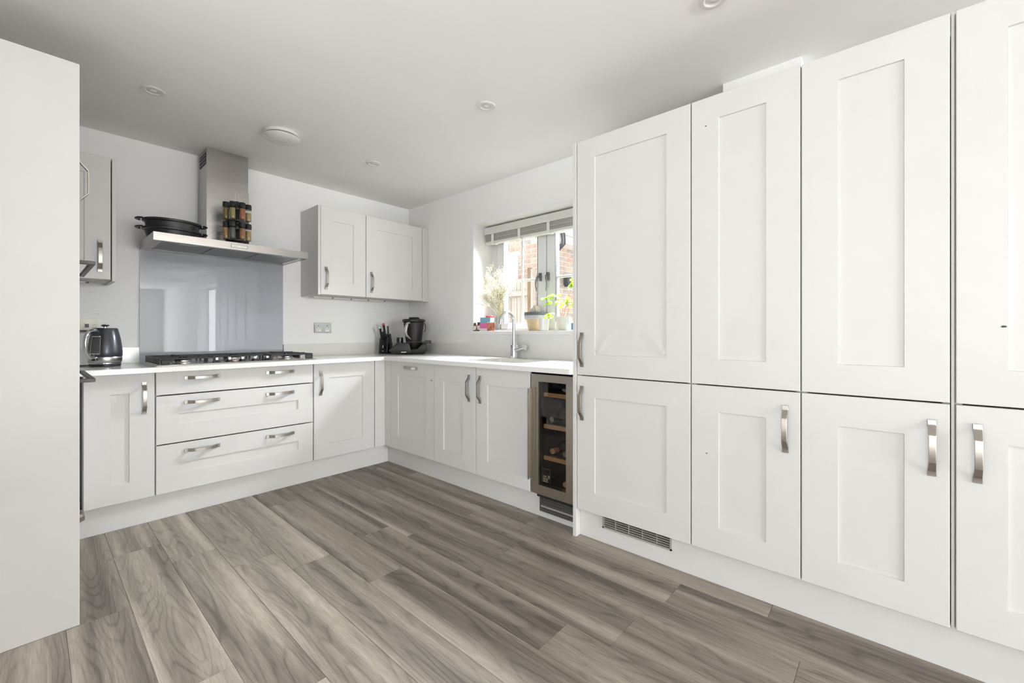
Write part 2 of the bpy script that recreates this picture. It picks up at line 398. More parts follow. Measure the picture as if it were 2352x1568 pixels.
def door(parent, M, u0, u1, z0, z1, ins=None, name='door', gap=None, bulge=False):
    """shaker front: a frame with a bevelled edge, and a recessed panel as sub-part. ins=(u0,u1,z0,z1)"""
    if gap is None: gap = GAP
    u0 += gap; u1 -= gap; z0 += gap; z1 -= gap
    bm = B(); c = .0016
    def ring(a0, a1, b0, b1, d): return [bm.verts.new(M(*q)) for q in ((a0, d, b0), (a1, d, b0), (a1, d, b1), (a0, d, b1))]
    back = ring(u0, u1, z0, z1, -T); e1 = ring(u0, u1, z0, z1, -c); e2 = ring(u0 + c, u1 - c, z0 + c, z1 - c, 0)
    bm.faces.new(back); rings = [back, e1, e2]
    if ins:
        i0, i1, j0, j1 = ins; s = .0013
        rings += [ring(i0, i1, j0, j1, 0), ring(i0 + s, i1 - s, j0 + s, j1 - s, -.0065)]
    for a, b in zip(rings, rings[1:]):
        for i in range(4): bm.faces.new((a[i], a[(i + 1) % 4], b[(i + 1) % 4], b[i]))
    bm.faces.new(rings[-1])
    d = obj(name, bm, 'cabinet_paint', parent)
    if ins:
        bm = B(); n = 28 if bulge else 1
        g = [[None] * (n + 1) for _ in range(n + 1)]
        for i in range(n + 1):
            for j in range(n + 1):
                fu, fz = i / n, j / n
                if bulge: fz = fz ** 1.8
                h = 0
                if bulge:       # the vinyl wrap has crept and puckers out of the two lower corners
                    for cu in (0, 1):
                        x = abs(fu - cu) * (i1 - i0); z = fz * (j1 - j0)
                        rr = math.hypot(x, z); ang = math.atan2(z, x + 1e-6)
                        h += .0120 * math.exp(-((ang - R(52)) / .15) ** 2) * math.exp(-rr / .065) * min(1, rr / .018)
                        h += .0060 * math.exp(-((ang - R(20)) / .12) ** 2) * math.exp(-rr / .06) * min(1, rr / .018)
                g[i][j] = bm.verts.new(M(i0 + .0018 + fu * (i1 - i0 - .0036), -.0060 + h, j0 + .0018 + fz * (j1 - j0 - .0036)))
        for i in range(n):
            for j in range(n): bm.faces.new((g[i][j], g[i + 1][j], g[i + 1][j + 1], g[i][j + 1]))
        p = obj('door_panel', bm, 'cabinet_paint', d, smooth=180 if bulge else None)
        if bulge: p['label'] = 'recessed panel with puckered wrap at its lower corners'
    return d
def chip(parent, M, u, z, r=.004):
    bm = B(); n = 7
    vs_ = [bm.verts.new(M(u + r * (1.2 + .6 * rnd.random()) * math.cos(2 * math.pi * i / n), .0006, z + r * (.5 + .5 * rnd.random()) * math.sin(2 * math.pi * i / n))) for i in range(n)]
    c = bm.verts.new(M(u, .0010, z))
    for i in range(n): bm.faces.new((vs_[i], vs_[(i + 1) % n], c))
    o = obj('paint_chip', bm, 'dark_gap', parent); o['label'] = 'small dark chip in the paint'
def carcass(parent, M, u0, u1, z0, z1, depth, mat='carcass'):
    bm = B(); t = .018; e = .0006
    mbox(bm, M, u0 + e, u0 + t, -T - .001, -depth, z0, z1); mbox(bm, M, u1 - t, u1 - e, -T - .001, -depth, z0, z1)
    mbox(bm, M, u0 + t, u1 - t, -T - .001, -depth, z0, z0 + t); mbox(bm, M, u0 + t, u1 - t, -T - .001, -depth, z1 - t, z1)
    mbox(bm, M, u0 + t, u1 - t, -depth + .008, -depth, z0 + t, z1 - t)
    return obj('carcass', bm, mat, parent)

# ------------------------------------------------------------------ room shell
H = 2.365
LX = SIDE_X
struct('ceiling', box(B(), LX - .1, .3, BACK_Y - .1, .1, H, H + .1), 'ceiling_paint')
struct('wall_back', box(B(), -3.17, .3, 0, .12, -.02, H), 'wall_paint')
def wall_hole(axis, c0, c1, a0, a1, holes, z0=-.02, z1=H):
    """wall slab across axis between c0 and c1, running a0..a1, with rectangular holes (b0,b1,h0,h1)"""
    bm = B(); cuts = sorted({a0, a1, *[h[0] for h in holes], *[h[1] for h in holes]})
    def bx(p, q, r, s):
        if s - r > 1e-4:
            if axis == 'x': box(bm, c0, c1, p, q, r, s)
            else: box(bm, p, q, c0, c1, r, s)
    for p, q in zip(cuts, cuts[1:]):
        hs = [h for h in holes if h[0] <= p + 1e-6 and h[1] >= q - 1e-6]
        if hs: bx(p, q, z0, hs[0][2]); bx(p, q, hs[0][3], z1)
        else: bx(p, q, z0, z1)
    bmesh.ops.remove_doubles(bm, verts=bm.verts[:], dist=1e-5)
    return bm
WY0, WY1, WZ0, WZ1 = -2.2135, -.9695, 1.086, 2.050
struct('wall_right', wall_hole('x', 0, .32, BACK_Y - .1, 0, [(-8.5, -7.0, .45, 2.15), (WY0, WY1, WZ0, WZ1)]), 'wall_paint')  # the far hole is a slot added for the splashback's bright streak
struct('wall_left', box(B(), -3.17, -3.07, -1.4275, 0, -.02, H), 'wall_paint')
struct('wall_return', box(B(), LX - .1, -3.07, -1.53, -1.4275, -.02, H), 'wall_paint')
struct('shade_nib', box(B(), -3.17, -3.0705, -2.15, -1.5305, -.02, H), 'wall_paint')  # unseen stub added to keep side light off the oven panel
struct('shade_partition', box(B(), LX, -2.02, -6.6, -6.5, -.02, H), 'wall_paint')  # unseen slab added to cut the rear fill lamp's light on the oven panel
struct('wall_side', box(B(), LX - .1, LX, BACK_Y - .1, -1.53, -.02, H), 'wall_paint')
struct('wall_front', box(B(), LX, 0, BACK_Y - .1, BACK_Y, -.02, H), 'wall_paint')

# floor: every board its own piece
floor = struct('floor', box(B(), LX - .1, .1, BACK_Y - .1, .1, -.06, -.0125), 'subfloor')
PW, PL = .18, 1.215
joints = {-9: -1.45, -8: -2.10, -7: -1.16, -6: -1.427, -5: -1.645, -4: -2.01, -3: -1.593, -2: -1.771, -1: -2.277, 0: -1.818, 1: -2.149}
for k in range(-31, 2):
    xa = -.878 + k * PW + .0; xb = xa + PW
    xa, xb = xa + .0003, xb - .0003
    j0 = joints.get(k, -1.2 - PL * rnd.random())
    ys = [j0 + PL * q for q in range(-8, 4)]
    if xa < -4.45: continue
    for y0, y1 in zip(ys, ys[1:]):
        y0 = max(y0, -6.2); y1 = min(y1, -.44)
        if y1 - y0 < .02: continue
        if xb > -.5 or (xa < -3.1 and y1 > -1.4): 
            if xa < -3.1: y1 = min(y1, -1.54)
            if y1 - y0 < .02: continue
        bm = B(); cx_, cy_ = (xa + xb) / 2, (y0 + y1) / 2; hx, hy = (xb - xa) / 2, (y1 - y0) / 2 - .0003
        c = .0011; top = [bm.verts.new(q) for q in ((-hx + c, -hy + c, 0), (hx - c, -hy + c, 0), (hx - c, hy - c, 0), (-hx + c, hy - c, 0))]
        e = [bm.verts.new(q) for q in ((-hx, -hy, -c), (hx, -hy, -c), (hx, hy, -c), (-hx, hy, -c))]
        g = [bm.verts.new(q) for q in ((-hx, -hy, -.012), (hx, -hy, -.012), (hx, hy, -.012), (-hx, hy, -.012))]
        for a, b in ((top, e), (e, g)):
            for i in range(4): bm.faces.new((a[i], a[(i + 1) % 4], b[(i + 1) % 4], b[i]))
        bm.faces.new(top); bm.faces.new(g)
        o = bpy.data.objects.new('plank', finish('plank', bm, 'oak_laminate')); COL.objects.link(o); o.parent = floor; o.location = (cx_, cy_, 0)

bm = B(); box(bm, LX, 0, BACK_Y, -6.2, -.0125, -.0005); box(bm, LX, -4.45, -6.2, -1.54, -.0125, -.0005); box(bm, -.5175, 0, -6.2, -4.297, -.0125, -.0005)
o = obj('far_boards', bm, 'oak_laminate', floor); o['kind'] = 'stuff'
# ------------------------------------------------------------------ window
FX = .25
wM = winM(FX)
win = struct('window_1', B(), 'upvc')     # outer frame filled below
bm = bmesh.new(); u0, u1 = -WY1, -WY0; fr = .058
zb_, zt_ = 1.112, WZ1
mbox(bm, wM, u0, u0 + fr, 0, -.07, zb_, zt_); mbox(bm, wM, u1 - fr, u1, 0, -.07, zb_, zt_)
mbox(bm, wM, u0 + fr, u1 - fr, 0, -.07, zb_, zb_ + .035); mbox(bm, wM, u0 + fr, u1 - fr, 0, -.07, zt_ - fr, zt_)
mid = (u0 + u1) / 2
mbox(bm, wM, mid - .03, mid + .03, -.012, -.07, zb_ + .035, zt_ - fr)
bmesh.ops.recalc_face_normals(bm, faces=bm.faces[:]); bm.to_mesh(win.data); bm.free()
win['label'] = 'white casement window with two glazed sashes over the sink'
def sash(a, b, hs):
    st = .088
    bm = B(); z0, z1 = zb_ + .020, zt_ - fr + .006; d0, d1 = .012, -.05
    mbox(bm, wM, a, a + st, d0, d1, z0, z1, .004); mbox(bm, wM, b - st, b, d0, d1, z0, z1, .004)
    mbox(bm, wM, a + st, b - st, d0, d1, z0, z0 + .05, .003); mbox(bm, wM, a + st, b - st, d0, d1, z1 - .075, z1, .003)
    s = obj('sash', bm, 'upvc', win)
    bm = B(); q = .0025
    for (p0, p1, r0, r1) in ((a + st, a + st + q, z0 + .05, z1 - .075), (b - st - q, b - st, z0 + .05, z1 - .075)): mbox(bm, wM, p0, p1, .0125, -.010, r0, r1)
    mbox(bm, wM, a - .0045, a - .0005, .004, -.01, z0, z1)
    obj('gasket', bm, 'gasket', s)
    obj('pane', mbox(B(), wM, a + st - .01, b - st + .01, -.020, -.024, z0 + .04, z1 - .065), 'window_glass', s)
    m_ = (a + b) / 2
    obj('glazing_bar', mbox(B(), wM, m_ - .0105, m_ + .0105, -.014, -.030, z0 + .05, z1 - .075, .004), 'upvc', s)
    obj('glazing_bar', mbox(B(), wM, a + st, b - st, -.0145, -.0295, 1.540, 1.561, .004), 'upvc', s)
    hu = b - .052 if hs > 0 else a + .022
    bm = B(); mbox(bm, wM, hu - .012, hu + .012, .034, .012, 1.525, 1.592, .004, 2)
    tube(bm, [wM(hu, .03, 1.565), wM(hu - hs * .004, .052, 1.562), wM(hu - hs * .010, .060, 1.54)], [.010, .0095, .0085], 10)
    tube(bm, [wM(hu - hs * .010, .060, 1.548), wM(hu - hs * .018, .062, 1.50), wM(hu - hs * .010, .060, 1.436)], [.0095, .0075, .0055], 10)
    obj('sash_handle', bm, 'dark_steel', s, smooth=40)
sash(u0 + .058, mid - .002, 1); sash(mid + .004, u1 - .058, -1)
obj('window_sill', box(B(), -.022, .25, -2.4325, -.9255, 1.0805, 1.1112, .003, 2), 'quartz', win)
# white-painted plaster lining of the opening
bm = B(); box(bm, .0004, FX + .069, WY1 - .0022, WY1 - .0002, zb_, zt_); box(bm, .0004, FX + .069, WY0 + .0002, WY0 + .0022, zb_, zt_); box(bm, .0004, FX + .069, WY0, WY1, zt_ - .0022, zt_ - .0002)
struct('trim_1', bm, 'white_paint')

# venetian blind, drawn up
bl = thing('venetian_blind', 'cream wooden venetian blind pulled up at the window top', 'blind', (.16, -1.59, 1.89))
y0, y1 = WY0 + .012, WY1 - .012
obj('valance', box(B(), .122, .132, y0, y1, 1.972, 2.034, .003), 'blind_wood', bl)
obj('headrail', box(B(), .138, .188, y0 + .01, y1 - .01, 1.985, 2.03), 'blind_wood', bl)
sl = finish('slat', box(B(), -.025, .025, -(y1 - y0 - .02) / 2, (y1 - y0 - .02) / 2, -.0012, .0012), 'blind_wood_shaded')
for k in range(13):
    o = inst('slat', sl, bl, (.163 + rnd.uniform(-.0015, .0015), (y0 + y1) / 2, 1.915 + k * .0043), (rnd.uniform(-.001, .001), R(rnd.uniform(-3, 3)), 0))
obj('bottom_rail', box(B(), .136, .190, y0 + .008, y1 - .008, 1.8885, 1.911, .003), 'blind_wood', bl)
for yy in (-1.075, -1.385, -1.690, -2.0):
    bm = B(); box(bm, .1325, .1355, yy - .014, yy + .014, 1.889, 1.975)
    box(bm, .1325, .193, yy - .014, yy + .014, 1.8855, 1.888)
    obj('ladder_tape', bm, 'tape', bl)
    obj('tape_button', lathe(B(), [(.0, -.008), (.010, -.007), (.011, 0), (.008, .002)], 12, (.150, yy - .025, 1.886)), 'white_plastic', bl, smooth=40)
obj('tilt_cord', tube(B(), [(.130, -1.045, 1.97), (.1295, -1.046, 1.93), (.130, -1.048, 1.905)], .0012, 6), 'tape', bl)

# ------------------------------------------------------------------ hob run (back wall): base units
YB, XW, XT = -.5386, -.6108, -.6336
Z0, Z1 = .15, .868
hM, sM, tM = hobM(YB), winM(XW), winM(XT)
def ins_of(u0, u1, z0=Z0, z1=Z1, m=.108): return (u0 + m, u1 - m, z0 + m, z1 - m)
t = thing('base_cabinet', 'narrow grey base cupboard left of the drawers, under the kettle', 'cabinet', (-2.2555, -.3, Z0))
carcass(t, hM, -2.404, -2.107, Z0, Z1, .50)
d = door(t, hM, -2.404, -2.107, Z0, Z1, (-2.296, -2.219, .259, .756)); handle(d, hM, -2.156, .7235)

t = thing('drawer_unit', 'wide grey three-drawer unit under the gas hob', 'drawers', (-1.655, -.3, Z0))
carcass(t, hM, -2.107, -1.2026, Z0, Z1, .50)
for (a, b, ins, hz) in ((.7275, Z1, None, .8235), (.4392, .7275, (-1.998, -1.3115, .548, .6135), .6765), (Z0, .4392, (-1.998, -1.3115, .258, .3205), .3855)):
    d = door(t, hM, -2.107, -1.2026, a, b, ins, 'drawer', gap=.0034)
    handle(d, hM, -1.8800, hz, True); handle(d, hM, -1.4300, hz, True)

t = thing('base_cabinet', 'grey base cupboard at the corner, right of the drawers', 'cabinet', (-.953, -.3, Z0))
carcass(t, hM, -1.2026, -.7036, Z0, Z1, .50)
d = door(t, hM, -1.2026, -.7036, Z0, Z1, (-1.0945, -.8115, .2595, .756)); handle(d, hM, -1.1500, .7205)

bm = B()   # corner post: an L of two painted strips
mbox(bm, hM, -.7018, XW + .001, 0, -.02, Z0, Z1, .001); box(bm, XW + .001, XW + .021, -.6245, YB + .0005, Z0, Z1, .001)
tag(obj('corner_post', bm, 'cabinet_paint', origin=(XW, YB, Z0)), 'narrow grey L-shaped filler post in the inner corner of the base units', 'filler')

# window run
GAP = .0012
t = thing('dishwasher', 'grey-fronted dishwasher with a horizontal handle, beside the corner', 'dishwasher', (-.3, -.917, Z0))
obj('casing', mbox(B(), sM, .640, 1.194, -.022, -.56, Z0 + .005, .862, .003), 'dark_steel', t)
d = door(t, sM, .626, 1.2075, Z0, Z1, (.7335, 1.1000, .2595, .7565)); handle(d, sM, .906, .8190, True)
chip(d, sM, 1.170, .742, .0055)
t = thing('sink_cabinet', 'grey two-door base cupboard under the sink', 'cabinet', (-.3, -1.66, Z0))
carcass(t, sM, 1.2095, 2.1151, Z0, .64, .56)
GAP = .0022
d = door(t, winM(XW - .004), 1.2080, 1.6497, Z0, Z1, (1.314, 1.5195, .2555, .7535)); handle(d, winM(XW - .004), 1.585, .7205)
d = door(t, winM(XW - .004), 1.6500, 2.1151, Z0, Z1, (1.759, 1.9915, .2555, .756)); handle(d, winM(XW - .004), 1.692, .7205)

# wine cooler
t = thing('wine_cooler', 'narrow steel-framed wine cooler with glass door beside the tall units', 'wine cooler', (-.3, -2.275, 0))
wc0, wc1 = 2.1235, 2.4310
bm = B()
mbox(bm, sM, wc0 + .004, wc0 + .026, -.042, -.55, .155, .852); mbox(bm, sM, wc1 - .026, wc1 - .004, -.042, -.55, .155, .852)
mbox(bm, sM, wc0 + .026, wc1 - .026, -.042, -.55, .155, .19); mbox(bm, sM, wc0 + .026, wc1 - .026, -.042, -.55, .825, .852); mbox(bm, sM, wc0 + .026, wc1 - .026, -.53, -.55, .19, .825)
mbox(bm, sM, wc0 + .026, wc1 - .026, -.06, -.53, .595, .605)
obj('cabinet_body', bm, 'black_plastic', t)
bm = B(); g0, g1, gz0, gz1 = 2.176, 2.370, .207, .8105
mbox(bm, sM, wc0, g0, 0, -.04, .152, .853); mbox(bm, sM, g1, wc1, 0, -.04, .152, .853)
mbox(bm, sM, g0, g1, 0, -.04, .152, gz0); mbox(bm, sM, g0, g1, 0, -.04, gz1, .853)
dr = obj('door_frame', bm, 'cooler_steel', t)
obj('glass_panel', mbox(B(), sM, g0 - .006, g1 + .006, -.008, -.014, gz0 - .006, gz1 + .006), 'cooler_glass', dr)
bm = B(); mbox(bm, sM, wc0 - .001, wc0 + .022, .003, .0005, .236, .769, .0008); mbox(bm, sM, wc0 - .003, wc0 - .0005, .032, .0005, .236, .769, .0008); mbox(bm, sM, wc0 - .003, wc0 + .010, .034, .0315, .236, .769, .0008)
obj('door_handle', bm, 'cooler_steel', dr)
bm = B(); mbox(bm, sM, g0 + .015, g0 + .075, -.0150, -.0160, .222, .305)
lb = obj('rating_label', bm, 'label_black', dr)
# shelves with wooden fronts
for zz in (.733, .548, .362):
    s = obj('shelf_front', mbox(B(), sM, g0 + .014, g1 + .014, -.032, -.046, zz - .012, zz + .012, .002), 'beech', t)
    bm = B()
    for k in range(6): mbox(bm, sM, g0 + .02, g1 + .02, -.10 - k * .07, -.106 - k * .07, zz - .004, zz)
    obj('shelf_wire', bm, 'dark_steel', s)
obj('control_panel', mbox(B(), sM, g0 + .07, g1 + .02, -.045, -.10, .775, .812), 'black_gloss', t)
obj('temperature_display', mbox(B(), sM, g0 + .11, g1 + .02, -.058, -.075, .600, .632), 'black_gloss', t)
gr = obj('vent_grille', mbox(B(), winM(-.560), 2.155, wc1, .012, -.004, .038, .117), 'grille_dark', t)
for k in range(4):
    obj('louvre', mbox(B(), winM(-.560), 2.168, wc1 - .01, .017, .010, .049 + k * .0175, .058 + k * .0175, .001), 'grille_grey' if k == 1 else 'grille_dark', gr)
obj('lower_hinge', mbox(B(), sM, wc0 + .04, wc1 - .02, -.004, -.03, .137, .150), 'black_plastic', t)
def bottle(name, y, z, label, col, x=-.37):
    o = thing(name, label, 'bottle', (x, y, z), 0, 'wine bottles in the cooler')
    bm = B(); lathe(bm, [(0, .0), (.034, .0), (.036, .01), (.036, .17), (.030, .20), (.0145, .225), (.0135, .275), (0, .275)], 20)
    bmesh.ops.rotate(bm, verts=bm.verts[:], cent=(0, 0, 0), matrix=Matrix.Rotation(R(-90), 3, 'Y')); bmesh.ops.translate(bm, verts=bm.verts[:], vec=(x + .09, y, z))
    bd = obj('bottle_body', bm, 'black_gloss', o, smooth=40)
    bm = B(); lathe(bm, [(0, .0), (.0155, .0), (.0165, .05), (0, .05)], 16)
    bmesh.ops.rotate(bm, verts=bm.verts[:], cent=(0, 0, 0), matrix=Matrix.Rotation(R(-90), 3, 'Y')); bmesh.ops.translate(bm, verts=bm.verts[:], vec=(x - .14, y, z))
    obj('bottle_cap', bm, col, o, smooth=40)
bottle('wine_bottle', -2.325, .7735, 'dark bottle lying on the top wooden shelf of the wine cooler', 'silver')
bottle('wine_bottle', -2.235, .5885, 'left of two dark bottles on the middle shelf of the wine cooler', 'silver')
bottle('wine_bottle', -2.325, .5885, 'right of two dark bottles on the middle shelf of the wine cooler', 'label_black')
bottle('wine_bottle', -2.240, .4025, 'pale-capped bottle on the lowest wooden shelf of the wine cooler', 'beech')
bottle('wine_bottle', -2.330, .4025, 'silver-capped bottle on the lowest wooden shelf of the wine cooler', 'silver')
bottle('wine_bottle', -2.330, .228, 'bottle lying on the floor of the wine cooler', 'beech')
# rating label print
bm = B()
mbox(bm, sM, g0 + .024, g0 + .058, -.0145, -.0150, .228, .252)
mbox(bm, sM, g0 + .024, g0 + .050, -.0145, -.0150, .257, .264); mbox(bm, sM, g0 + .060, g0 + .070, -.0145, -.0150, .252, .270)
for q in ((g0 + .0155, g0 + .0745, .3038, .3048), (g0 + .0155, g0 + .0165, .2225, .3045), (g0 + .0735, g0 + .0745, .2225, .3045)): mbox(bm, sM, q[0], q[1], -.0145, -.0150, q[2], q[3])
obj('label_print', bm, 'print_white', dr)
bm = B()
for k in range(9): mbox(bm, sM, g0 + .027 + k * .0032, g0 + .0275 + k * .0032 + (k % 3) * .0006, -.0140, -.0145, .232, .249)
obj('barcode', bm, 'label_black', dr)

# tall end panel
tag(obj('end_panel', box(B(), XT - .004, -.001, -2.4545, -2.4335, 0, 2.1178, .0008), 'cabinet_paint', origin=(-.3, -2.444, 0)), 'full-height grey end panel between the wine cooler and the tall cupboards', 'panel')

# ------------------------------------------------------------------ tall units
GAP = .0024
tz = (.8685, .8690, 2.1175)
def tall(label, a, b, iu, bulge=False, lower_h=None, upper_h=None, cat='cabinet', name='tall_cabinet', chips=()):
    t = thing(name, label, cat, (-.3, -(a + b) / 2, Z0))
    carcass(t, tM, a, b, Z0, 2.117, .56)
    du = door(t, tM, a, b, tz[1], tz[2], (iu[0], iu[1], .9795, 2.0145), bulge=bulge, name='upper_door')
    dl = door(t, tM, a, b, Z0, tz[0], (iu[0], iu[1], .2590, .7560), name='lower_door')
    if lower_h: handle(dl, tM, lower_h, .7215)
    if upper_h: handle(du, tM, upper_h, 1.005)
    for (up, u, z, r) in chips: chip(du if up else dl, tM, u, z, r)
    return t
tall('tall fridge cupboard with a handle on each door, beside the end panel', 2.4555, 3.0545, (2.5655, 2.9440), True, 2.4890, 2.4890, 'fridge', 'integrated_fridge')
tall('second tall grey cupboard from the window, with a small box above it', 3.0545, 3.4630, (3.1695, 3.3465), False, 3.4126, None, chips=((True, 3.118, 1.993, .003), (False, 3.121, .573, .003)))
tall('third tall grey cupboard from the window, handle at its right edge', 3.4630, 3.8625, (3.5760, 3.7530), False, 3.8187, None)
tall('tall grey cupboard cut off by the right edge of the photo', 3.8715, 4.2725, (3.9820, 4.1620), False, 3.9198, None, chips=((True, 3.9735, 1.113, .0045),))
obj_f = obj('filler_strip', mbox(B(), tM, 3.8635, 3.8705, -.006, -.03, Z0, 2.117), 'carcass', origin=(XT, -3.867, Z0))
tag(obj_f, 'thin grey filler strip between the third and fourth tall cupboards', 'filler')
tag(obj('end_panel', box(B(), XT, -.001, -4.2955, -4.2745, 0, 2.1178), 'cabinet_paint', origin=(-.3, -4.285, 0)), 'grey end panel closing the tall run behind the photo\'s right edge', 'panel')
tag(obj('boxing', box(B(), -.2330, -.001, -3.4105, -3.0770, 2.1195, H), 'white_paint', origin=(-.12, -3.24, 2.12)), 'white boxed-in duct between the second tall cupboard and the ceiling', 'boxing')
bm = B()   # cut-outs seen as dark in the joint line between doors
# ------------------------------------------------------------------ plinths
tag(obj('plinth', box(B(), -2.43, -.5575, -.5065, -.4905, 0, Z0 - .0005, .001), 'cabinet_paint', origin=(-1.5, -.5, 0)), 'grey plinth board under the hob-side base units', 'plinth')
bm = wall_hole('x', -.5571, -.5411, -2.4330, -.5070, [(-2.4325, -2.1535, .036, .1185)], 0, Z0 - .0005)
tag(obj('plinth', bm, 'cabinet_paint', origin=(-.55, -1.5, 0)), 'grey plinth board under the sink-side base units', 'plinth')
bm = wall_hole('x', -.5950, -.5790, -4.274, -2.4555, [(-2.948, -2.599, .0800, .1490)], 0, Z0 - .0005)
tag(obj('plinth', bm, 'cabinet_paint', origin=(-.59, -3.3, 0)), 'grey plinth board under the tall cupboards', 'plinth')
PX = -.5955
pM = winM(PX)
t = thing('plinth_vent', 'grey slatted ventilation grille in the plinth under the fridge', 'vent', (PX, -2.774, .115))
bm = B(); a, b, z0, z1 = 2.592, 2.955, .0785, .1490
mbox(bm, pM, a, a + .008, .006, -.012, z0, z1); mbox(bm, pM, b - .008, b, .006, -.012, z0, z1); mbox(bm, pM, a, b, .006, -.012, z0, z0 + .008)
obj('vent_frame', bm, 'grille_grey', t)
for k in range(5): obj('slat', mbox(B(), pM, a + .006, b - .006, .003, -.010, z0 + .013 + k * .0115, z0 + .0165 + k * .0115), 'grille_grey', t)
for k in range(1, 5): obj('divider', mbox(B(), pM, a + k * (b - a) / 5 - .0012, a + k * (b - a) / 5 + .0012, .002, -.009, z0 + .008, z1), 'grille_grey', t)
obj('backing', mbox(B(), pM, a + .004, b - .004, -.013, -.016, z0 + .004, z1), 'dark_gap', t)

# ------------------------------------------------------------------ worktop, upstands, splashback, sink
YF, XF, ZW0, ZW = -.5988, -.6552, .8692, .8990
def round_rect(x0, x1, y0, y1, r, n=6):
    out = []
    for cx_, cy_, a0 in ((x1 - r, y1 - r, 0), (x0 + r, y1 - r, 90), (x0 + r, y0 + r, 180), (x1 - r, y0 + r, 270)):
        for i in range(n + 1):
            a = R(a0 + 90 * i / n); out.append((cx_ + r * math.cos(a), cy_ + r * math.sin(a)))
    return out
outer = [(-3.0695, -.0005), (-3.0695, YF), (XF - .002, YF), (XF, YF - .002), (XF, -2.4225), (XF + .010, -2.4330), (-.0005, -2.4330), (-.0005, -.0005)]
hole = round_rect(-.500, -.135, -1.930, -1.420, .05)
bm = B()
def loop(pts, z):
    vv = [bm.verts.new((x, y, z)) for x, y in pts]
    return vv, [bm.edges.new((vv[i], vv[(i + 1) % len(vv)])) for i in range(len(vv))]
for zz in (ZW, ZW0):
    va, ea = loop(outer, zz); vb, eb = loop(hole, zz)
    bmesh.ops.triangle_fill(bm, edges=ea + eb, use_beauty=True)
    if zz == ZW: ta, tb = va, vb
    else: ua, ub = va, vb
for p, q in ((ta, ua), (tb, ub)):
    for i in range(len(p)): bm.faces.new((p[i], p[(i + 1) % len(p)], q[(i + 1) % len(p)], q[i]))
bevel(bm, [e for e in bm.edges if all(v in ta or v in tb for v in e.verts) and len(e.link_faces) == 2 and abs(e.link_faces[0].normal.z) + abs(e.link_faces[1].normal.z) < 1.5], .002, 2)
tag(obj('worktop', bm, 'quartz', origin=(-.4, -.4, ZW0)), 'L-shaped white speckled quartz worktop over the base units', 'worktop')
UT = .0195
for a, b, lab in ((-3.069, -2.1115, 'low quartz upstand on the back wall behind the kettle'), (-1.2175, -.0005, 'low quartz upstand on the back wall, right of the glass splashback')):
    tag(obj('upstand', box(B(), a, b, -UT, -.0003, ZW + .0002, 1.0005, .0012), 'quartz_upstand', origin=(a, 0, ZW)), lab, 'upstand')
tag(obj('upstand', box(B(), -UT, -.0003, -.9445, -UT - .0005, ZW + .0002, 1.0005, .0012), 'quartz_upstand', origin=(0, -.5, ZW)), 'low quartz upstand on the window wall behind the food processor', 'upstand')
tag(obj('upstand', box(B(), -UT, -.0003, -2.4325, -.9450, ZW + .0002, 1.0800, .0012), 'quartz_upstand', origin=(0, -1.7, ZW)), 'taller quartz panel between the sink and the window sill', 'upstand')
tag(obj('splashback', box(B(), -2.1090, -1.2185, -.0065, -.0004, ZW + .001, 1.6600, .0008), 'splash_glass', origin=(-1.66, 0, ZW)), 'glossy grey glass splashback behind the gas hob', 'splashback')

t = thing('sink', 'undermounted sink bowl set in the white worktop', 'sink', (-.32, -1.675, .70))
bm = B()
pr = [(1.0, ZW0 - .0004), (1.0, .715), (.93, .695), (0.15, .690)]
base = round_rect(-.500, -.135, -1.930, -1.420, .05); cxs, cys = -.3175, -1.675
rg = []
for s, z in pr: rg.append([bm.verts.new((cxs + (x - cxs) * s, cys + (y - cys) * s, z)) for x, y in base])
for a, b in zip(rg, rg[1:]):
    for i in range(len(a)): bm.faces.new((a[i], a[(i + 1) % len(a)], b[(i + 1) % len(a)], b[i]))
bm.faces.new(rg[-1])
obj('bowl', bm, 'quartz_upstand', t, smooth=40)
obj('drain', lathe(B(), [(0, .004), (.035, .004), (.042, .001), (.042, 0)], 20, (cxs, cys, .6905)), 'chrome', t, smooth=30)

t = thing('tap', 'chrome swan-neck mixer tap with side lever behind the sink', 'tap', (-.100, -1.535, ZW))
bm = B(); lathe(bm, [(0, 0), (.031, 0), (.031, .003), (.0265, .006), (.0265, .100), (.025, .103), (0, .103)], 28, (-.1, -1.535, ZW + .0003))
obj('body', bm, 'chrome', t, smooth=30)
arc = [(-.1, -1.535, .95), (-.1, -1.535, 1.175)] + [(-.175 + .075 * math.cos(R(a)), -1.535, 1.178 + .075 * math.sin(R(a))) for a in range(10, 171, 12)] + [(-.2525, -1.535, 1.166)]
obj('spout', tube(B(), arc, .0125, 18), 'chrome', t, smooth=40)
obj('nozzle', tube(B(), [(-.2478, -1.535, 1.195), (-.2535, -1.535, 1.160)], .0150, 18), 'chrome', t, smooth=40)
bm = B(); tube(bm, [(-.1, -1.550, .962), (-.1, -1.600, .974)], .019, 18)
lv = obj('lever_hub', bm, 'chrome', t, smooth=40)
obj('lever', tube(B(), [(-.1, -1.6005, .9741), (-.1, -1.645, .985)], [.0215, .0225], 18), 'chrome', lv, smooth=40)
obj('lever_pin', tube(B(), [(-.105, -1.57, .985), (-.130, -1.60, 1.000)], .0045, 8), 'chrome', lv, smooth=40)

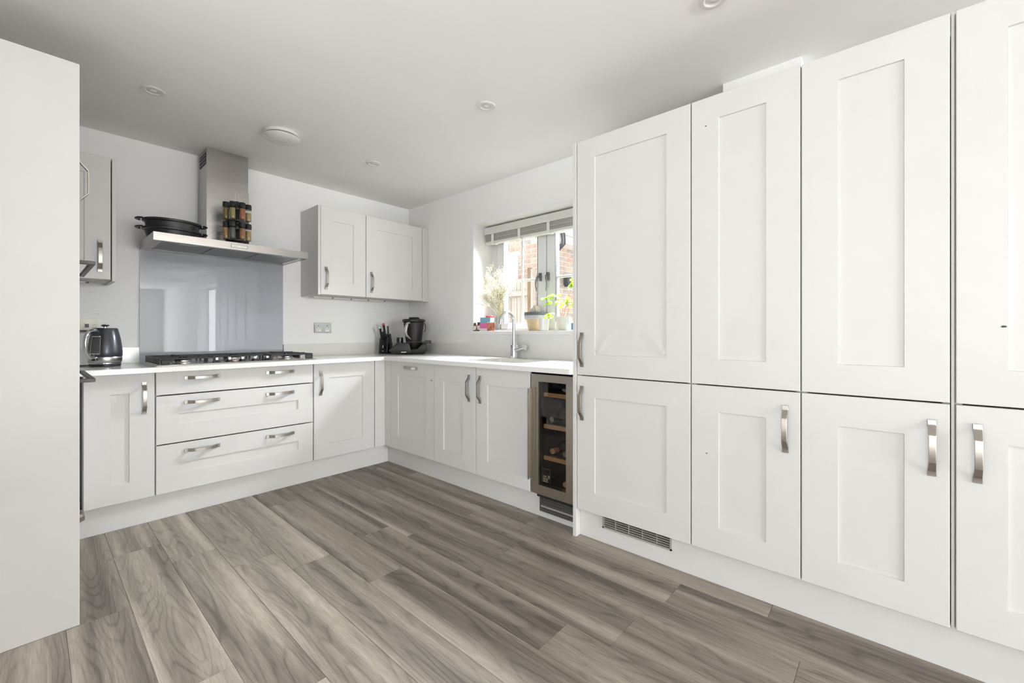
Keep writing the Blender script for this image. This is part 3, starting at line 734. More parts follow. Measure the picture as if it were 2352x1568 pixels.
# ------------------------------------------------------------------ hob
t = thing('gas_hob', 'five-burner stainless gas hob with black pan supports on the worktop', 'hob', (-1.65, -.31, ZW))
HX0, HX1, HY0, HY1 = -2.108, -1.190, -.5600, -.060
bm = B(); box(bm, HX0, HX1, HY0, HY1, ZW + .0002, ZW + .005, .002); box(bm, HX0 + .012, HX1 - .012, HY0 + .012, HY1 - .012, ZW + .004, ZW + .009, .003)
obj('hob_plate', bm, 'hob_steel', t)
zt = ZW + .009
burn = [(-1.955, -.20, .036), (-1.955, -.42, .045), (-1.65, -.29, .062), (-1.345, -.20, .045), (-1.345, -.42, .036)]
for (x, y, r) in burn:
    b_o = obj('burner', lathe(B(), [(r + .012, 0), (r + .012, .004), (r, .010), (r, .017), (0, .017)], 24, (x, y, zt)), 'hob_steel', t, smooth=40)
    obj('burner_cap', lathe(B(), [(0, .017), (r * .92, .017), (r * .92, .023), (r * .8, .025), (0, .025)], 24, (x, y, zt)), 'cast_iron', b_o, smooth=40)
def support(x0, x1, y0, y1, burners, plate=0):
    """cast-iron grid: an open frame of bars on feet, with fingers over each burner and a closed plate on its outer side"""
    bm = B(); h0, h1 = zt + .028, zt + .038; w = .010
    box(bm, x0, x1, y0, y0 + w, h0, h1, .002); box(bm, x0, x1, y1 - w, y1, h0, h1, .002)
    box(bm, x0, x0 + w, y0 + w, y1 - w, h0, h1, .002); box(bm, x1 - w, x1, y0 + w, y1 - w, h0, h1, .002)
    for (bx, by) in burners:
        for (dx, dy) in ((1, 0), (-1, 0), (0, 1), (0, -1)):
            ex = x1 - w if dx > 0 else x0 + w; ey = min(y1 - w, by + .105) if dy > 0 else max(y0 + w, by - .105)
            if dx: box(bm, min(bx + dx * .022, ex), max(bx + dx * .022, ex), by - w / 2, by + w / 2, h0, h1 + .004, .002)
            else: box(bm, bx - w / 2, bx + w / 2, min(by + dy * .022, ey), max(by + dy * .022, ey), h0, h1 + .004, .002)
    s = obj('pan_support', bm, 'cast_iron', t)
    for fx in (x0, x1 - w):
        for fy in (y0, (y0 + y1) / 2 - w / 2, y1 - w): obj('foot', box(B(), fx, fx + w, fy, fy + w, zt + .0003, h0 + .0001), 'cast_iron', s)
    if plate:
        q = x0 if plate < 0 else x1 - .012
        for k in range(6):
            ya = y0 + .012 + k * (y1 - y0 - .024) / 6
            if plate > 0 and k in (1, 2): continue
            obj('side_plate', box(B(), q, q + .012, ya + .002, ya + (y1 - y0 - .024) / 6 - .002, zt + .0003, h0 + .004, .003), 'cast_iron', s)
        r = x0 + .0105 if plate < 0 else x1 - .052
        obj('end_plate', box(B(), r, r + .0415, y0, y0 + .010, zt + .0003, h0 + .001, .003), 'cast_iron', s)
support(-2.090, -1.812, -.540, -.085, [(-1.955, -.20), (-1.955, -.42)], -1)
support(-1.492, -1.208, -.540, -.085, [(-1.345, -.20), (-1.345, -.42)], 1)
support(-1.800, -1.504, -.440, -.085, [(-1.65, -.29)])
kx = [-1.800, -1.729, -1.655, -1.580, -1.505]
for x in kx:
    k_ = obj('control_knob', lathe(B(), [(.0215, 0), (.0215, .004), (.0165, .007), (.0165, .013), (0, .013)], 20, (x, -.505, zt + .0003)), 'black_plastic', t, smooth=35)
    obj('knob_grip', box(B(), x - .0085, x + .0085, -.518, -.492, zt + .0125, zt + .031, .003, 2), 'silver', k_)

# ------------------------------------------------------------------ cooker hood
t = thing('cooker_hood', 'stainless chimney cooker hood on the back wall over the hob', 'hood', (-1.6636, -.2, 1.645))
cx0, cx1, cy0 = -2.1072, -1.2200, -.4805
bm = B(); box(bm, cx0, cx1, cy0, -.0005, 1.6915, 1.6925); box(bm, cx0, cx1, cy0, cy0 + .002, 1.644, 1.6915); box(bm, cx0, cx0 + .002, cy0 + .002, -.0005, 1.644, 1.6915); box(bm, cx1 - .002, cx1, cy0 + .002, -.0005, 1.644, 1.6915)
box(bm, cx0 + .002, cx1 - .002, -.006, -.0005, 1.644, 1.6915)
cn = obj('canopy', bm, 'hood_steel', t)
bm = B(); z_ = 1.6455
box(bm, cx0 + .002, cx0 + .045, cy0 + .002, -.006, z_, z_ + .006); box(bm, cx1 - .045, cx1 - .002, cy0 + .002, -.006, z_, z_ + .006)
box(bm, cx0 + .045, cx1 - .045, cy0 + .002, cy0 + .045, z_, z_ + .006); box(bm, cx0 + .045, cx1 - .045, -.085, -.006, z_, z_ + .006)
obj('underside', bm, 'hood_steel', t)
fw_ = (cx1 - cx0 - .09) / 3
for k in range(3):
    a = cx0 + .045 + k * fw_
    f = obj('grease_filter', box(B(), a + .003, a + fw_ - .003, cy0 + .047, -.087, z_ + .001, z_ + .008, .002), 'filter_mesh', t)
    obj('filter_latch', box(B(), a + fw_ / 2 - .045, a + fw_ / 2 + .045, cy0 + .055, cy0 + .085, z_ - .0005, z_ + .002, .0008), 'hood_steel', f)
cp = obj('control_panel', box(B(), -1.710, -1.618, cy0 - .0018, cy0 - .0002, 1.6595, 1.6770, .0008), 'silver', cn)
obj('panel_surround', box(B(), -1.713, -1.615, cy0 - .0010, cy0 - .0001, 1.6570, 1.6795), 'dark_steel', cn)
for k in range(6): obj('button', box(B(), -1.704 + k * .0145, -1.692 + k * .0145, cy0 - .0032, cy0 - .0018, 1.6635, 1.6732, .0006), 'white_plastic', cn)
bm = B(); X0, X1, Y0 = -1.7895, -1.5340, -.2303
box(bm, X0, X1, Y0, -.0005, 1.6927, 2.110)
obj('chimney_lower', bm, 'chimney_steel', t)
bm = B(); box(bm, X0 + .002, X1 - .003, Y0 + .002, -.0005, 2.1102, H - .0005)
ch = obj('chimney_upper', bm, 'chimney_steel', t)
obj('vent_slot', box(B(), X0 + .0005, X0 + .0019, -.205, -.045, 2.255, 2.335), 'dark_gap', ch)
for k in range(3): obj('slot_bar', box(B(), X0 - .0002, X0 + .0004, -.205, -.045, 2.268 + k * .024, 2.274 + k * .024), 'dark_steel', ch)

# cast-iron dishes on the hood
def oval_dish(zb, label):
    o = thing('oval_griddle', label, 'pan', (-1.98, -.27, zb), 0, 'cast-iron dishes on the hood')
    ax, ay = .152, .125
    bm = B(); P = [(0, 0), (.80, 0), (.86, .004), (.93, .042), (1.0, .046), (1.0, .058), (.965, .060), (.90, .050), (.83, .012), (0, .010)]
    lathe(bm, [(r, z) for r, z in P], 48, (-1.98, -.27, zb), ax, ay, cap=False)
    obj('dish', bm, 'enamel_iron', o, smooth=35)
    for s in (-1, 1):
        bm = B(); n = 16; hw, ho = .050, .034; x0_ = -1.98 + s * (ax - .010)
        out_ = [(x0_ + s * (.010 + ho * math.cos(a)), -.27 + hw * math.sin(a)) for a in [R(-90 + 180 * k / n) for k in range(n + 1)]]
        inn = [(x0_ + s * (.012 + ho * .45 * math.cos(a)), -.27 + hw * .55 * math.sin(a)) for a in [R(-90 + 180 * k / n) for k in range(n + 1)]]
        lay = []
        for z_, sh in ((zb + .049, .92), (zb + .0525, 1.0), (zb + .057, .97)):
            o_ = [bm.verts.new((x0_ + (x - x0_) * sh, -.27 + (y + .27) * sh, z_)) for x, y in out_]
            i_ = [bm.verts.new((x, y, z_)) for x, y in inn]; lay.append((o_, i_))
        for (oa, ia), (ob, ib) in zip(lay, lay[1:]):
            for k in range(n): bm.faces.new((oa[k], oa[k + 1], ob[k + 1], ob[k])); bm.faces.new((ia[k], ia[k + 1], ib[k + 1], ib[k]))
        for oo, ii in (lay[0], lay[-1]):
            for k in range(n): bm.faces.new((oo[k], oo[k + 1], ii[k + 1], ii[k]))
        obj('loop_handle', bm, 'enamel_iron', o, smooth=50)
oval_dish(1.6930, 'lower black oval cast-iron dish on the hood')
oval_dish(1.7455, 'upper black oval cast-iron dish stacked on another on the hood')

# spice carousel
sx, sy, sz = -1.6425, -.355, 1.6927
t = thing('spice_rack', 'black two-tier spice carousel with a wire loop on the hood', 'spice rack', (sx, sy, sz))
obj('base', lathe(B(), [(0, 0), (.085, 0), (.088, .004), (.085, .012), (.030, .016), (0, .016)], 32, (sx, sy, sz + .0002)), 'black_plastic', t, smooth=35)
obj('column', lathe(B(), [(.016, .016), (.016, .30), (.010, .305), (0, .305)], 16, (sx, sy, sz)), 'black_plastic', t, smooth=35)
obj('loop', tube(B(), [(sx - .012, sy, sz + .295), (sx - .013, sy, sz + .345), (sx - .008, sy, sz + .362), (sx + .004, sy, sz + .362), (sx + .009, sy, sz + .345), (sx + .008, sy, sz + .295)], .003, 8), 'silver', t, smooth=60)
JR = .0185
jar_r = .0690
tiers = (sz + .0345, sz + .1680)
for zc in tiers:
    bm = B(); lathe(bm, [(.016, .072), (.047, .072), (.047, .092), (.016, .092)], 24, (sx, sy, zc), cap=False)
    rk = obj('holder', bm, 'black_plastic', t, smooth=30)
view = math.atan2(-3.7218 - sy, -2.5799 - sx)
def jar_meshes():
    bm = B(); lathe(bm, [(0, 0), (JR - .001, 0), (JR, .002), (JR, .076), (JR - .003, .081), (JR - .003, .084)], 20, cap=False)
    g = finish('glass', bm, 'jar_glass', 40)
    bm = B(); lathe(bm, [(0, 0), (JR + .0015, 0), (JR + .0015, .030), (JR - .001, .034), (0, .034)], 20)
    l = finish('lid', bm, 'black_plastic', 40)
    f = {}
    for k in SPICE:
        bm = B(); top = {'ginger': .060, 'turmeric': .070}.get(k, .075)
        lathe(bm, [(0, .004), (JR - .0022, .004), (JR - .0022, top), (0, top)], 20); f[k] = finish('contents', bm, 'spice_' + k, 40)
    return g, l, f
GL, LD, FI = jar_meshes()
jars = [(1, -67, 'olive', 'spice jar of dark green herbs at the left end of the upper tier'),
        (1, -22, 'sage', 'spice jar of pale green herbs, second in the upper tier'),
        (1, 25, 'paprika', 'spice jar of reddish brown powder, third in the upper tier'),
        (1, 70, 'ginger', 'part-empty spice jar of tan powder at the right end of the upper tier'),
        (0, -67, 'cumin', 'spice jar of light brown powder at the left end of the lower tier'),
        (0, -22, 'pepper', 'spice jar of dark grey pepper, second in the lower tier'),
        (0, 25, 'cinnamon', 'spice jar of orange-brown powder, third in the lower tier'),
        (0, 70, 'turmeric', 'spice jar of yellowish powder at the right end of the lower tier')]
for tier, deg, fill, lab in jars:
    a = view + R(deg); p = (sx + jar_r * math.cos(a), sy + jar_r * math.sin(a), tiers[tier])
    o = thing('spice_jar', lab, 'jar', p, 0, 'spice jars on the carousel', local=True)
    inst('glass', GL, o, (0, 0, 0)); inst('contents', FI[fill], o, (0, 0, 0)); inst('lid', LD, o, (0, 0, .083))
# little shelves that carry each tier of jars
for zc in tiers:
    bm = B(); lathe(bm, [(.016, -.007), (.070, -.007), (.070, -.0005), (.016, -.0005)], 32, (sx, sy, zc), cap=False)
    obj('tier_plate', bm, 'black_plastic', t, smooth=30)

# ------------------------------------------------------------------ wall cupboards
YU, U0, U1 = -.3297, 1.3990, 2.1110
uM = hobM(YU)
t = thing('wall_cabinet', 'narrow left half of the grey wall cupboard right of the hood', 'cabinet', (-.86, -.16, U0))
obj('end_panel', box(B(), -1.0765, -1.0575, YU, -.0005, U0, U1, .0006), 'cabinet_paint', t)
carcass(t, uM, -1.0570, -.6650, U0 + .006, U1, .31)
d = door(t, uM, -1.0575, -.6650, U0 + .002, U1, (-.955, -.7765, 1.5065, 2.0020)); handle(d, uM, -1.0125, 1.5355)
t = thing('wall_cabinet', 'wider right half of the grey wall cupboard, reaching the room corner', 'cabinet', (-.34, -.16, U0))
carcass(t, uM, -.6640, -.0730, U0 + .006, U1, .31)
d = door(t, uM, -.6645, -.0740, U0 + .002, U1, (-.5560, -.1825, 1.5065, 2.0020)); handle(d, uM, -.6135, 1.5355)
obj('filler', box(B(), -.0722, -.0020, YU, YU + .02, U0, U1, .0006), 'cabinet_paint', t)
t = thing('wall_cabinet', 'grey wall cupboard beside the tall oven unit, with a chrome bow handle', 'cabinet', (-2.5, -.16, U0))
carcass(t, uM, -2.8730, -2.2745, U0 + .006, U1, .31)
d = door(t, uM, -2.8730, -2.2745, U0 + .002, U1, (-2.765, -2.3850, 1.5065, 2.0020)); handle(d, uM, -2.3220, 1.5355)
obj('end_panel', box(B(), -2.2715, -2.2540, YU - .001, -.0005, U0 - .004, U1, .0006), 'cabinet_paint', t)
def light_strip(a, b, y, n, label):
    t = thing('cabinet_light', label, 'light', ((a + b) / 2, y, U0 - .004), 0)
    L = (b - a) / n
    for k in range(n):
        obj('light_bar', box(B(), a + k * L + .004, a + (k + 1) * L - .010, y - .010, y + .010, U0 - .0085, U0 - .0005, .001), 'fitting_white', t)
        obj('connector', box(B(), a + (k + 1) * L - .010, a + (k + 1) * L + .004, y - .008, y + .008, U0 - .010, U0 - .0015, .001), 'grille_dark', t)
light_strip(-1.03, -.36, -.13, 4, 'slim strip light under the wall cupboard right of the hood')
light_strip(-2.75, -2.36, -.16, 1, 'slim strip light under the wall cupboard beside the ovens')

# ------------------------------------------------------------------ tall oven housing (left foreground)
OX = -2.462
lM = leftM(OX - .002)
t = thing('oven_housing', 'tall grey oven housing whose side panel fills the left foreground', 'cabinet', (-2.76, -1.1, 0))
obj('side_panel', box(B(), -3.0695, OX, -1.4475, -1.4275, .0005, 2.1005, .0008), 'cabinet_paint', t)
obj('side_panel', box(B(), -3.0695, OX, -.8430, -.8230, .0005, 2.1005, .0008), 'cabinet_paint', t)
obj('back_panel', box(B(), -3.0695, -3.0600, -1.4270, -.8435, .0005, 2.1005), 'carcass', t)
obj('top_panel', box(B(), -3.0595, OX - .022, -1.4270, -.8435, 2.082, 2.1005), 'carcass', t)
for zz in (1.405, .945, .375): obj('shelf', box(B(), -3.0595, OX - .024, -1.4270, -.8435, zz - .009, zz + .009), 'carcass', t)
d = door(t, lM, -1.4265, -.8440, 1.470, 2.100, (-1.3185, -.9520, 1.578, 1.992), name='door'); handle(d, lM, -1.390, 1.678)
d = door(t, lM, -1.4265, -.8440, .150, .366, (-1.3185, -.9520, .225, .290), name='drawer')
handle(d, lM, -1.135, .315, True)
obj('plinth_board', box(B(), -2.535, -2.520, -1.4270, -.8435, .0005, .149), 'cabinet_paint', t)
tag(obj('filler_strip', box(B(), OX - .012, OX + .006, -.8225, YB - .002, .150, .868), 'cabinet_paint', origin=(OX, -.7, .15)), 'grey filler strip between the oven housing and the base cupboard', 'filler')
def oven(z0, z1, hz, label):
    o = thing('oven', label, 'oven', (-2.76, -1.135, z0))
    obj('oven_body', box(B(), -3.02, OX - .022, -1.4200, -.8505, z0 + .012, z1 - .008), 'dark_steel', o)
    dd = obj('oven_door', box(B(), OX - .0215, OX - .0010, -1.4255, -.8450, z0 + .002, z1 - .095, .002), 'black_gloss', o)
    obj('control_fascia', box(B(), OX - .0215, OX - .0010, -1.4255, -.8450, z1 - .092, z1 - .002, .002), 'hood_steel', o)
    for y in (-1.4065, -.8800): obj('handle_bracket', box(B(), OX - .0009, OX + .046, y, y + .016, hz - .010, hz + .004, .0015), 'dark_handle', dd)
    obj('handle_bar', box(B(), OX + .030, OX + .046, -1.3904, -.8801, hz - .010, hz + .004, .0015), 'dark_handle', dd)
oven(.955, 1.465, 1.3690, 'upper black built-in oven in the tall housing, only its handle showing')
oven(.385, .945, .9180 - .004, 'lower black built-in oven in the tall housing, only its handle showing')

# ------------------------------------------------------------------ kettle
t = thing('kettle', 'charcoal jug kettle with a chrome handle and base on the worktop', 'kettle', (-2.2950, -.262, ZW), R(231), local=True)
bm = B(); lathe(bm, [(0, .0005), (.067, .0005), (.070, .004), (.070, .013), (.066, .015), (0, .015)], 40)
obj('power_base', bm, 'black_plastic', t, smooth=35)
obj('chrome_rim', lathe(B(), [(.0705, .015), (.0720, .017), (.0720, .021), (.0705, .023)], 40, cap=True), 'chrome', t, smooth=35)
obj('metal_band', lathe(B(), [(.0720, .0235), (.0745, .030), (.0760, .052), (.0750, .056)], 40, cap=True), 'silver', t, smooth=50)
obj('jug', lathe(B(), [(.0740, .0565), (.0768, .062), (.0772, .085), (.0745, .120), (.0690, .160), (.0610, .200), (.0565, .219), (.0535, .224), (0, .2245)], 48), 'charcoal_enamel', t, smooth=40)
obj('lid_knob', lathe(B(), [(.008, .2245), (.008, .232), (.019, .238), (.020, .242), (.014, .247), (0, .249)], 24), 'chrome', t, smooth=50)
hp = [(.052, 0, .203), (.085, 0, .209), (.118, 0, .200), (.139, 0, .172), (.144, 0, .130), (.137, 0, .092), (.119, 0, .064), (.092, 0, .056), (.070, 0, .062)]
sm = []
for i in range(41):
    q = i / 40 * 8; k = min(int(q), 7); f = q - k
    p0, p1, p2, p3 = hp[max(k - 1, 0)], hp[k], hp[k + 1], hp[min(k + 2, 8)]
    sm.append(tuple(.5 * (2 * b + (c - a) * f + (2 * a - 5 * b + 4 * c - d) * f * f + (3 * b - a - 3 * c + d) * f ** 3) for a, b, c, d in zip(p0, p1, p2, p3)))
obj('handle', tube(B(), sm, .0125, 14, .78), 'chrome', t, smooth=60)
# water gauge on the jug under the handle
def gauge(w, z0, z1, off, mat, name):
    bm = B(); n, mz = 8, 10; prof = [(.0565, .0740), (.062, .0768), (.085, .0772), (.120, .0745), (.160, .0690), (.200, .0610)]
    def rad(z):
        for (za, ra), (zb2, rb) in zip(prof, prof[1:]):
            if za <= z <= zb2: return ra + (rb - ra) * (z - za) / (zb2 - za)
        return .061
    g = [[bm.verts.new(((rad(z0 + (z1 - z0) * j / mz) + off) * math.cos(a), (rad(z0 + (z1 - z0) * j / mz) + off) * math.sin(a), z0 + (z1 - z0) * j / mz)) for j in range(mz + 1)] for a in [(-w + 2 * w * i / n) for i in range(n + 1)]]
    for i in range(n):
        for j in range(mz): bm.faces.new((g[i][j], g[i + 1][j], g[i + 1][j + 1], g[i][j + 1]))
    return obj(name, bm, mat, t, smooth=60)
gauge(.34, .072, .178, .0012, 'silver', 'gauge_frame'); gauge(.29, .078, .172, .0020, 'grille_dark', 'water_gauge')
obj('base_switch', box(B(), .0765, .086, -.012, .012, .036, .050, .003), 'black_gloss', t)
obj('spout', prism(B(), [(-.050, -.022), (-.072, 0), (-.050, .022)], 'z', .196, .2235, .002), 'charcoal_enamel', t)
tag(obj('power_cord', tube(B(), [(-2.345, -.23, ZW + .006), (-2.38, -.20, ZW + .004), (-2.43, -.19, ZW + .004), (-2.52, -.16, ZW + .004), (-2.56, -.08, ZW + .004)], .0032, 8), 'black_plastic', origin=(-2.4, -.2, ZW), smooth=60), 'black power cord trailing from the kettle base towards the oven unit', 'cord')

# sockets
t = thing('wall_switch', 'cream fused switch plate on the wall behind the kettle', 'switch', (-2.381, 0, 1.148))
obj('plate', box(B(), -2.4545, -2.3080, -.0095, -.0004, 1.1100, 1.1830, .002), 'cream_plastic', t)
rk = obj('rocker_surround', box(B(), -2.3680, -2.3440, -.0125, -.0096, 1.1240, 1.1600, .001), 'white_plastic', t)
obj('rocker', box(B(), -2.3650, -2.3470, -.0150, -.0126, 1.1285, 1.1500, .001), 'black_plastic', rk)
for x in (-2.3850, -2.3220): obj('screw', lathe(B(), [(0, 0), (.0035, 0), (.0035, .001), (0, .001)], 10, (x, -.0106, 1.1455)), 'dark_steel', t)
obj('lower_shelf_edge', box(B(), -2.4545, -2.3350, -.022, -.0004, 1.1040, 1.1095, .001), 'black_plastic', t)
t = thing('double_socket', 'chrome double socket on the back wall right of the hob', 'socket', (-.8925, 0, 1.139))
obj('plate', box(B(), -.9665, -.8165, -.0075, -.0004, 1.0960, 1.1820, .002), 'socket_steel', t)
for cx_ in (-.930, -.853):
    ins_ = obj('insert', box(B(), cx_ - .024, cx_ + .024, -.0090, -.0076, 1.1040, 1.1440, .001), 'silver', t)
    for (dx, z, w, h) in ((0, 1.156, .004, .008), (-.011, 1.137, .006, .004), (.011, 1.137, .006, .004)):
        obj('pin_hole', box(B(), cx_ + dx - w / 2, cx_ + dx + w / 2, -.0098, -.0076 if z > 1.145 else -.0091, z - h / 2, z + h / 2), 'black_plastic', t)
    obj('rocker', box(B(), cx_ - .018, cx_ - .002, -.0115, -.0091, 1.108, 1.122, .001), 'white_plastic', t)
    obj('rocker', box(B(), cx_ + .002, cx_ + .018, -.0115, -.0091, 1.108, 1.122, .001), 'white_plastic', t)

# ------------------------------------------------------------------ knife block and food processor
t = thing('knife_block', 'black slanted knife block in the worktop corner', 'knife block', (-.352, -.138, ZW), R(-58), local=True)
obj('block', prism(B(), [(-.062, .0005), (.085, .0005), (.022, .190), (-.045, .145)], 'x', -.043, .043, .006, 2), 'black_gloss', t, smooth=30)
obj('front_slot', box(B(), -.004, .004, -.0615, -.050, .055, .082, .001), 'silver', t)
obj('front_badge', box(B(), -.006, .006, -.0640, -.055, .024, .028), 'print_white', t)
def knife(x, y, lean, L, w, cap, label):
    z = .145 + (y + .045) / .067 * .045
    o = thing('knife', label, 'knife', t.matrix_basis @ Vector((x, y, z)), R(-58), 'knives in the block', local=True)
    e = (0, -L * math.sin(lean), L * math.cos(lean))
    bm = B(); tube(bm, [(0, 0, .001), (0, e[1] * .3, e[2] * .3), (0, e[1] * .75, e[2] * .75), e], [w * .85, w, w * .92, w * 1.05], 10, .75)
    h = obj('handle', bm, 'black_plastic', o, smooth=50)
    if cap:
        bm = B(); f = 1.0; tube(bm, [e, (0, e[1] * 1.08, e[2] * 1.08), (0, e[1] * 1.13, e[2] * 1.13)], [w * 1.06, w * 1.04, w * .7], 10, .75)
        obj('handle_end', bm, cap, o, smooth=50)
bpy.context.view_layer.update()
knife(-.022, -.035, .42, .095, .0115, 'silver', 'black knife with a steel collar at the block front')
knife(.004, -.020, .30, .115, .0120, 'red_plastic', 'black knife with a red handle end')
knife(.024, .000, .10, .088, .0090, 'silver', 'slim upright knife at the right of the block')
knife(-.004, -.040, .45, .062, .0110, None, 'short black knife at the front edge of the block')

t = thing('food_processor', 'dark grey cooking food processor with a lidded bowl in the worktop corner', 'appliance', (-.235, -.330, ZW), R(-35), local=True)
obj('base', box(B(), -.120, .160, -.125, .130, .004, .050, .018, 3), 'mixer_grey', t, smooth=40)
obj('console', prism(B(), [(-.172, .038), (-.138, .008), (.035, .008), (.012, .103), (-.098, .105)], 'y', -.142, .050, .008, 2), 'mixer_grey', t, smooth=30)
obj('cradle', prism(B(), [(.040, .008), (.150, .008), (.172, .030), (.172, .095), (.130, .105), (.085, .038), (.040, .034)], 'y', -.125, .120, .008, 2), 'mixer_grey', t, smooth=30)
obj('rear_pillar', lathe(B(), [(.030, .10), (.030, .150), (.026, .153), (0, .153)], 24, (-.075, .02, 0)), 'black_gloss', t, smooth=40)
bm = B(); lathe(bm, [(0, .048), (.058, .050), (.066, .060), (.072, .110), (.094, .285), (.096, .292), (.090, .292)], 40, (.052, -.005, 0), cap=False)
bw = obj('bowl', bm, 'mixer_bowl', t, smooth=50)
obj('bowl_foot', lathe(B(), [(.064, .030), (.060, .050), (.050, .055)], 32, (.052, -.005, 0)), 'silver', t, smooth=50)
hp = [(.010, -.090, .286), (-.006, -.116, .282), (-.018, -.136, .245), (-.024, -.136, .205), (-.016, -.124, .176), (.004, -.100, .156), (.024, -.080, .140)]
bm = B()
tube(bm, hp, [.014, .017, .019, .019, .017, .012, .007], 12, .7)
obj('bowl_handle', bm, 'satin_silver', t, smooth=60)
bm = B(); lathe(bm, [(.090, .2925), (.104, .300), (.106, .318), (.098, .324), (.060, .327), (0, .327)], 10, (.052, -.005, 0))
obj('lid', bm, 'mixer_grey', t)
obj('measuring_cup', lathe(B(), [(.048, .3272), (.050, .336), (.044, .342), (0, .343)], 24, (.055, .0, 0)), 'black_plastic', t, smooth=40)
obj('lid_clasp', box(B(), .022, .062, -.118, -.095, .296, .320, .004), 'black_gloss', t)
obj('locking_arm', box(B(), -.020, .150, -.136, -.126, .107, .116, .002), 'mixer_grey', t)
obj('arm_grip', box(B(), .148, .208, -.150, -.116, .100, .128, .006, 2), 'black_plastic', t)
obj('hook', tube(B(), [(.150, -.02, .285), (.160, -.03, .262), (.156, -.03, .215), (.146, -.02, .205)], .0035, 8), 'black_plastic', t, smooth=60)
obj('front_badge', box(B(), -.060, -.015, -.1432, -.1420, .018, .025), 'print_white', t)
for (x, y) in ((-.10, -.09), (.13, -.09), (-.10, .09), (.13, .09)): obj('foot', lathe(B(), [(0, .0004), (.012, .0004), (.012, .009), (0, .009)], 12, (x, y, 0)), 'black_plastic', t)

# ------------------------------------------------------------------ ceiling fittings
dl = None
def downlight(x, y, label):
    o = thing('downlight', label, 'light', (x, y, H), 0, 'recessed ceiling downlights', local=True)
    inst('bezel', DLB, o, (0, 0, 0)); inst('lens', DLL, o, (0, 0, 0)); inst('lamp', DLP, o, (0, 0, 0))
bm = B(); lathe(bm, [(.050, -.0005), (.052, -.004), (.048, -.008), (.034, -.009), (.030, -.006), (.027, -.0015)], 36, cap=False); DLB = finish('bezel', bm, 'fitting_white', 40)
bm = B(); lathe(bm, [(.0285, -.0035), (.014, -.0025), (0, -.0025)], 28, cap=False); DLL = finish('lens', bm, 'lamp_lens', 40)
bm = B(); lathe(bm, [(.016, -.003), (.014, -.0065), (.006, -.008), (0, -.008)], 20, cap=False); DLP = finish('lamp', bm, 'lamp_lens', 60)
downlight(-2.159, -.833, 'white ceiling downlight nearest the tall oven housing')
downlight(-.886, -.825, 'white ceiling downlight nearest the room corner')
downlight(-.894, -2.029, 'white ceiling downlight out from the window, towards the tall cupboards')
downlight(-.861, -3.215, 'white ceiling downlight just cut by the top edge of the photo')
t = thing('smoke_alarm', 'round white smoke alarm on the ceiling', 'smoke alarm', (-1.524, -.822, H), local=True)
obj('mount', lathe(B(), [(0, -.0004), (.098, -.0004), (.101, -.004), (.101, -.018), (.098, -.0205), (0, -.0205)], 48), 'fitting_white', t, smooth=30)
obj('cover', lathe(B(), [(.060, -.0258), (.099, -.0262), (.105, -.031), (.100, -.037), (.070, -.049), (.046, -.058), (.044, -.0575), (0, -.0575)], 48), 'fitting_white', t, smooth=40)
obj('gap_ring', lathe(B(), [(.088, -.0206), (.088, -.0257)], 32, cap=True), 'dark_gap', t, smooth=40)
obj('test_button', lathe(B(), [(.041, -.0577), (.040, -.0595), (0, -.0597)], 32), 'fitting_white', t, smooth=40)
obj('indicator', lathe(B(), [(.003, -.0598), (.002, -.0606), (0, -.0607)], 8, (-.012, -.008, 0)), 'grille_dark', t)

# ------------------------------------------------------------------ things on the window sill
SZ = 1.1113
def jar_small(name, label, x, y, r, h, body, cap, lab):
    o = thing(name, label, 'bottle', (x, y, SZ), 0, local=True)
    obj('bottle_body', lathe(B(), [(0, .0003), (r - .001, .0003), (r, .003), (r, h * .70), (r * .75, h * .80), (r * .75, h * .82), (0, h * .82)], 24), body, o, smooth=40)
    obj('cap', lathe(B(), [(r * .80, h * .82), (r * .82, h * .99), (r * .75, h), (0, h)], 20), cap, o, smooth=40)
    bm = B(); n = 10
    g = [[bm.verts.new(((r + .0006) * math.cos(a), (r + .0006) * math.sin(a), z)) for z in (h * .12, h * .62)] for a in [R(150 + 110 * i / n) for i in range(n + 1)]]
    for i in range(n): bm.faces.new((g[i][0], g[i + 1][0], g[i + 1][1], g[i][1]))
    obj('paper_label', bm, lab, o, smooth=60)
jar_small('pill_bottle', 'brown bottle with a white label beside the pink pouch, second from the sill end', .040, -1.003, .0200, .078, 'amber_glass', 'black_plastic', 'print_white')
jar_small('pill_bottle', 'narrow brown bottle at the very left end of the sill', .004, -.9880, .0140, .072, 'amber_glass', 'black_plastic', 'print_white')
t = thing('snack_pouch', 'pink and teal foil pouch standing on the sill', 'packet', (.050, -1.070, SZ), R(-62), local=True)
def pouch(z0, z1, w0, w1, t0, t1):
    bm = B(); a = [bm.verts.new(q) for q in ((-w0, -t0, z0), (w0, -t0, z0), (w0, t0, z0), (-w0, t0, z0))]; c = [bm.verts.new(q) for q in ((-w1, -t1, z1), (w1, -t1, z1), (w1, t1, z1), (-w1, t1, z1))]
    bm.faces.new(a); bm.faces.new(c)
    for i in range(4): bm.faces.new((a[i], a[(i + 1) % 4], c[(i + 1) % 4], c[i]))
    return bm
obj('pouch_base', pouch(.0004, .022, .046, .046, .020, .018), 'print_white', t)
obj('pouch_middle', pouch(.0222, .068, .046, .046, .018, .010), 'pink_print', t)
obj('pouch_top', pouch(.0682, .118, .046, .047, .010, .002), 'teal_print', t)
t = thing('lidded_tub', 'tub with a red lid behind the foil pouch on the sill', 'tub', (.150, -1.030, SZ), local=True)
obj('tub', lathe(B(), [(0, .0004), (.032, .0004), (.036, .004), (.037, .120), (0, .120)], 24), 'ceramic_white', t, smooth=40)
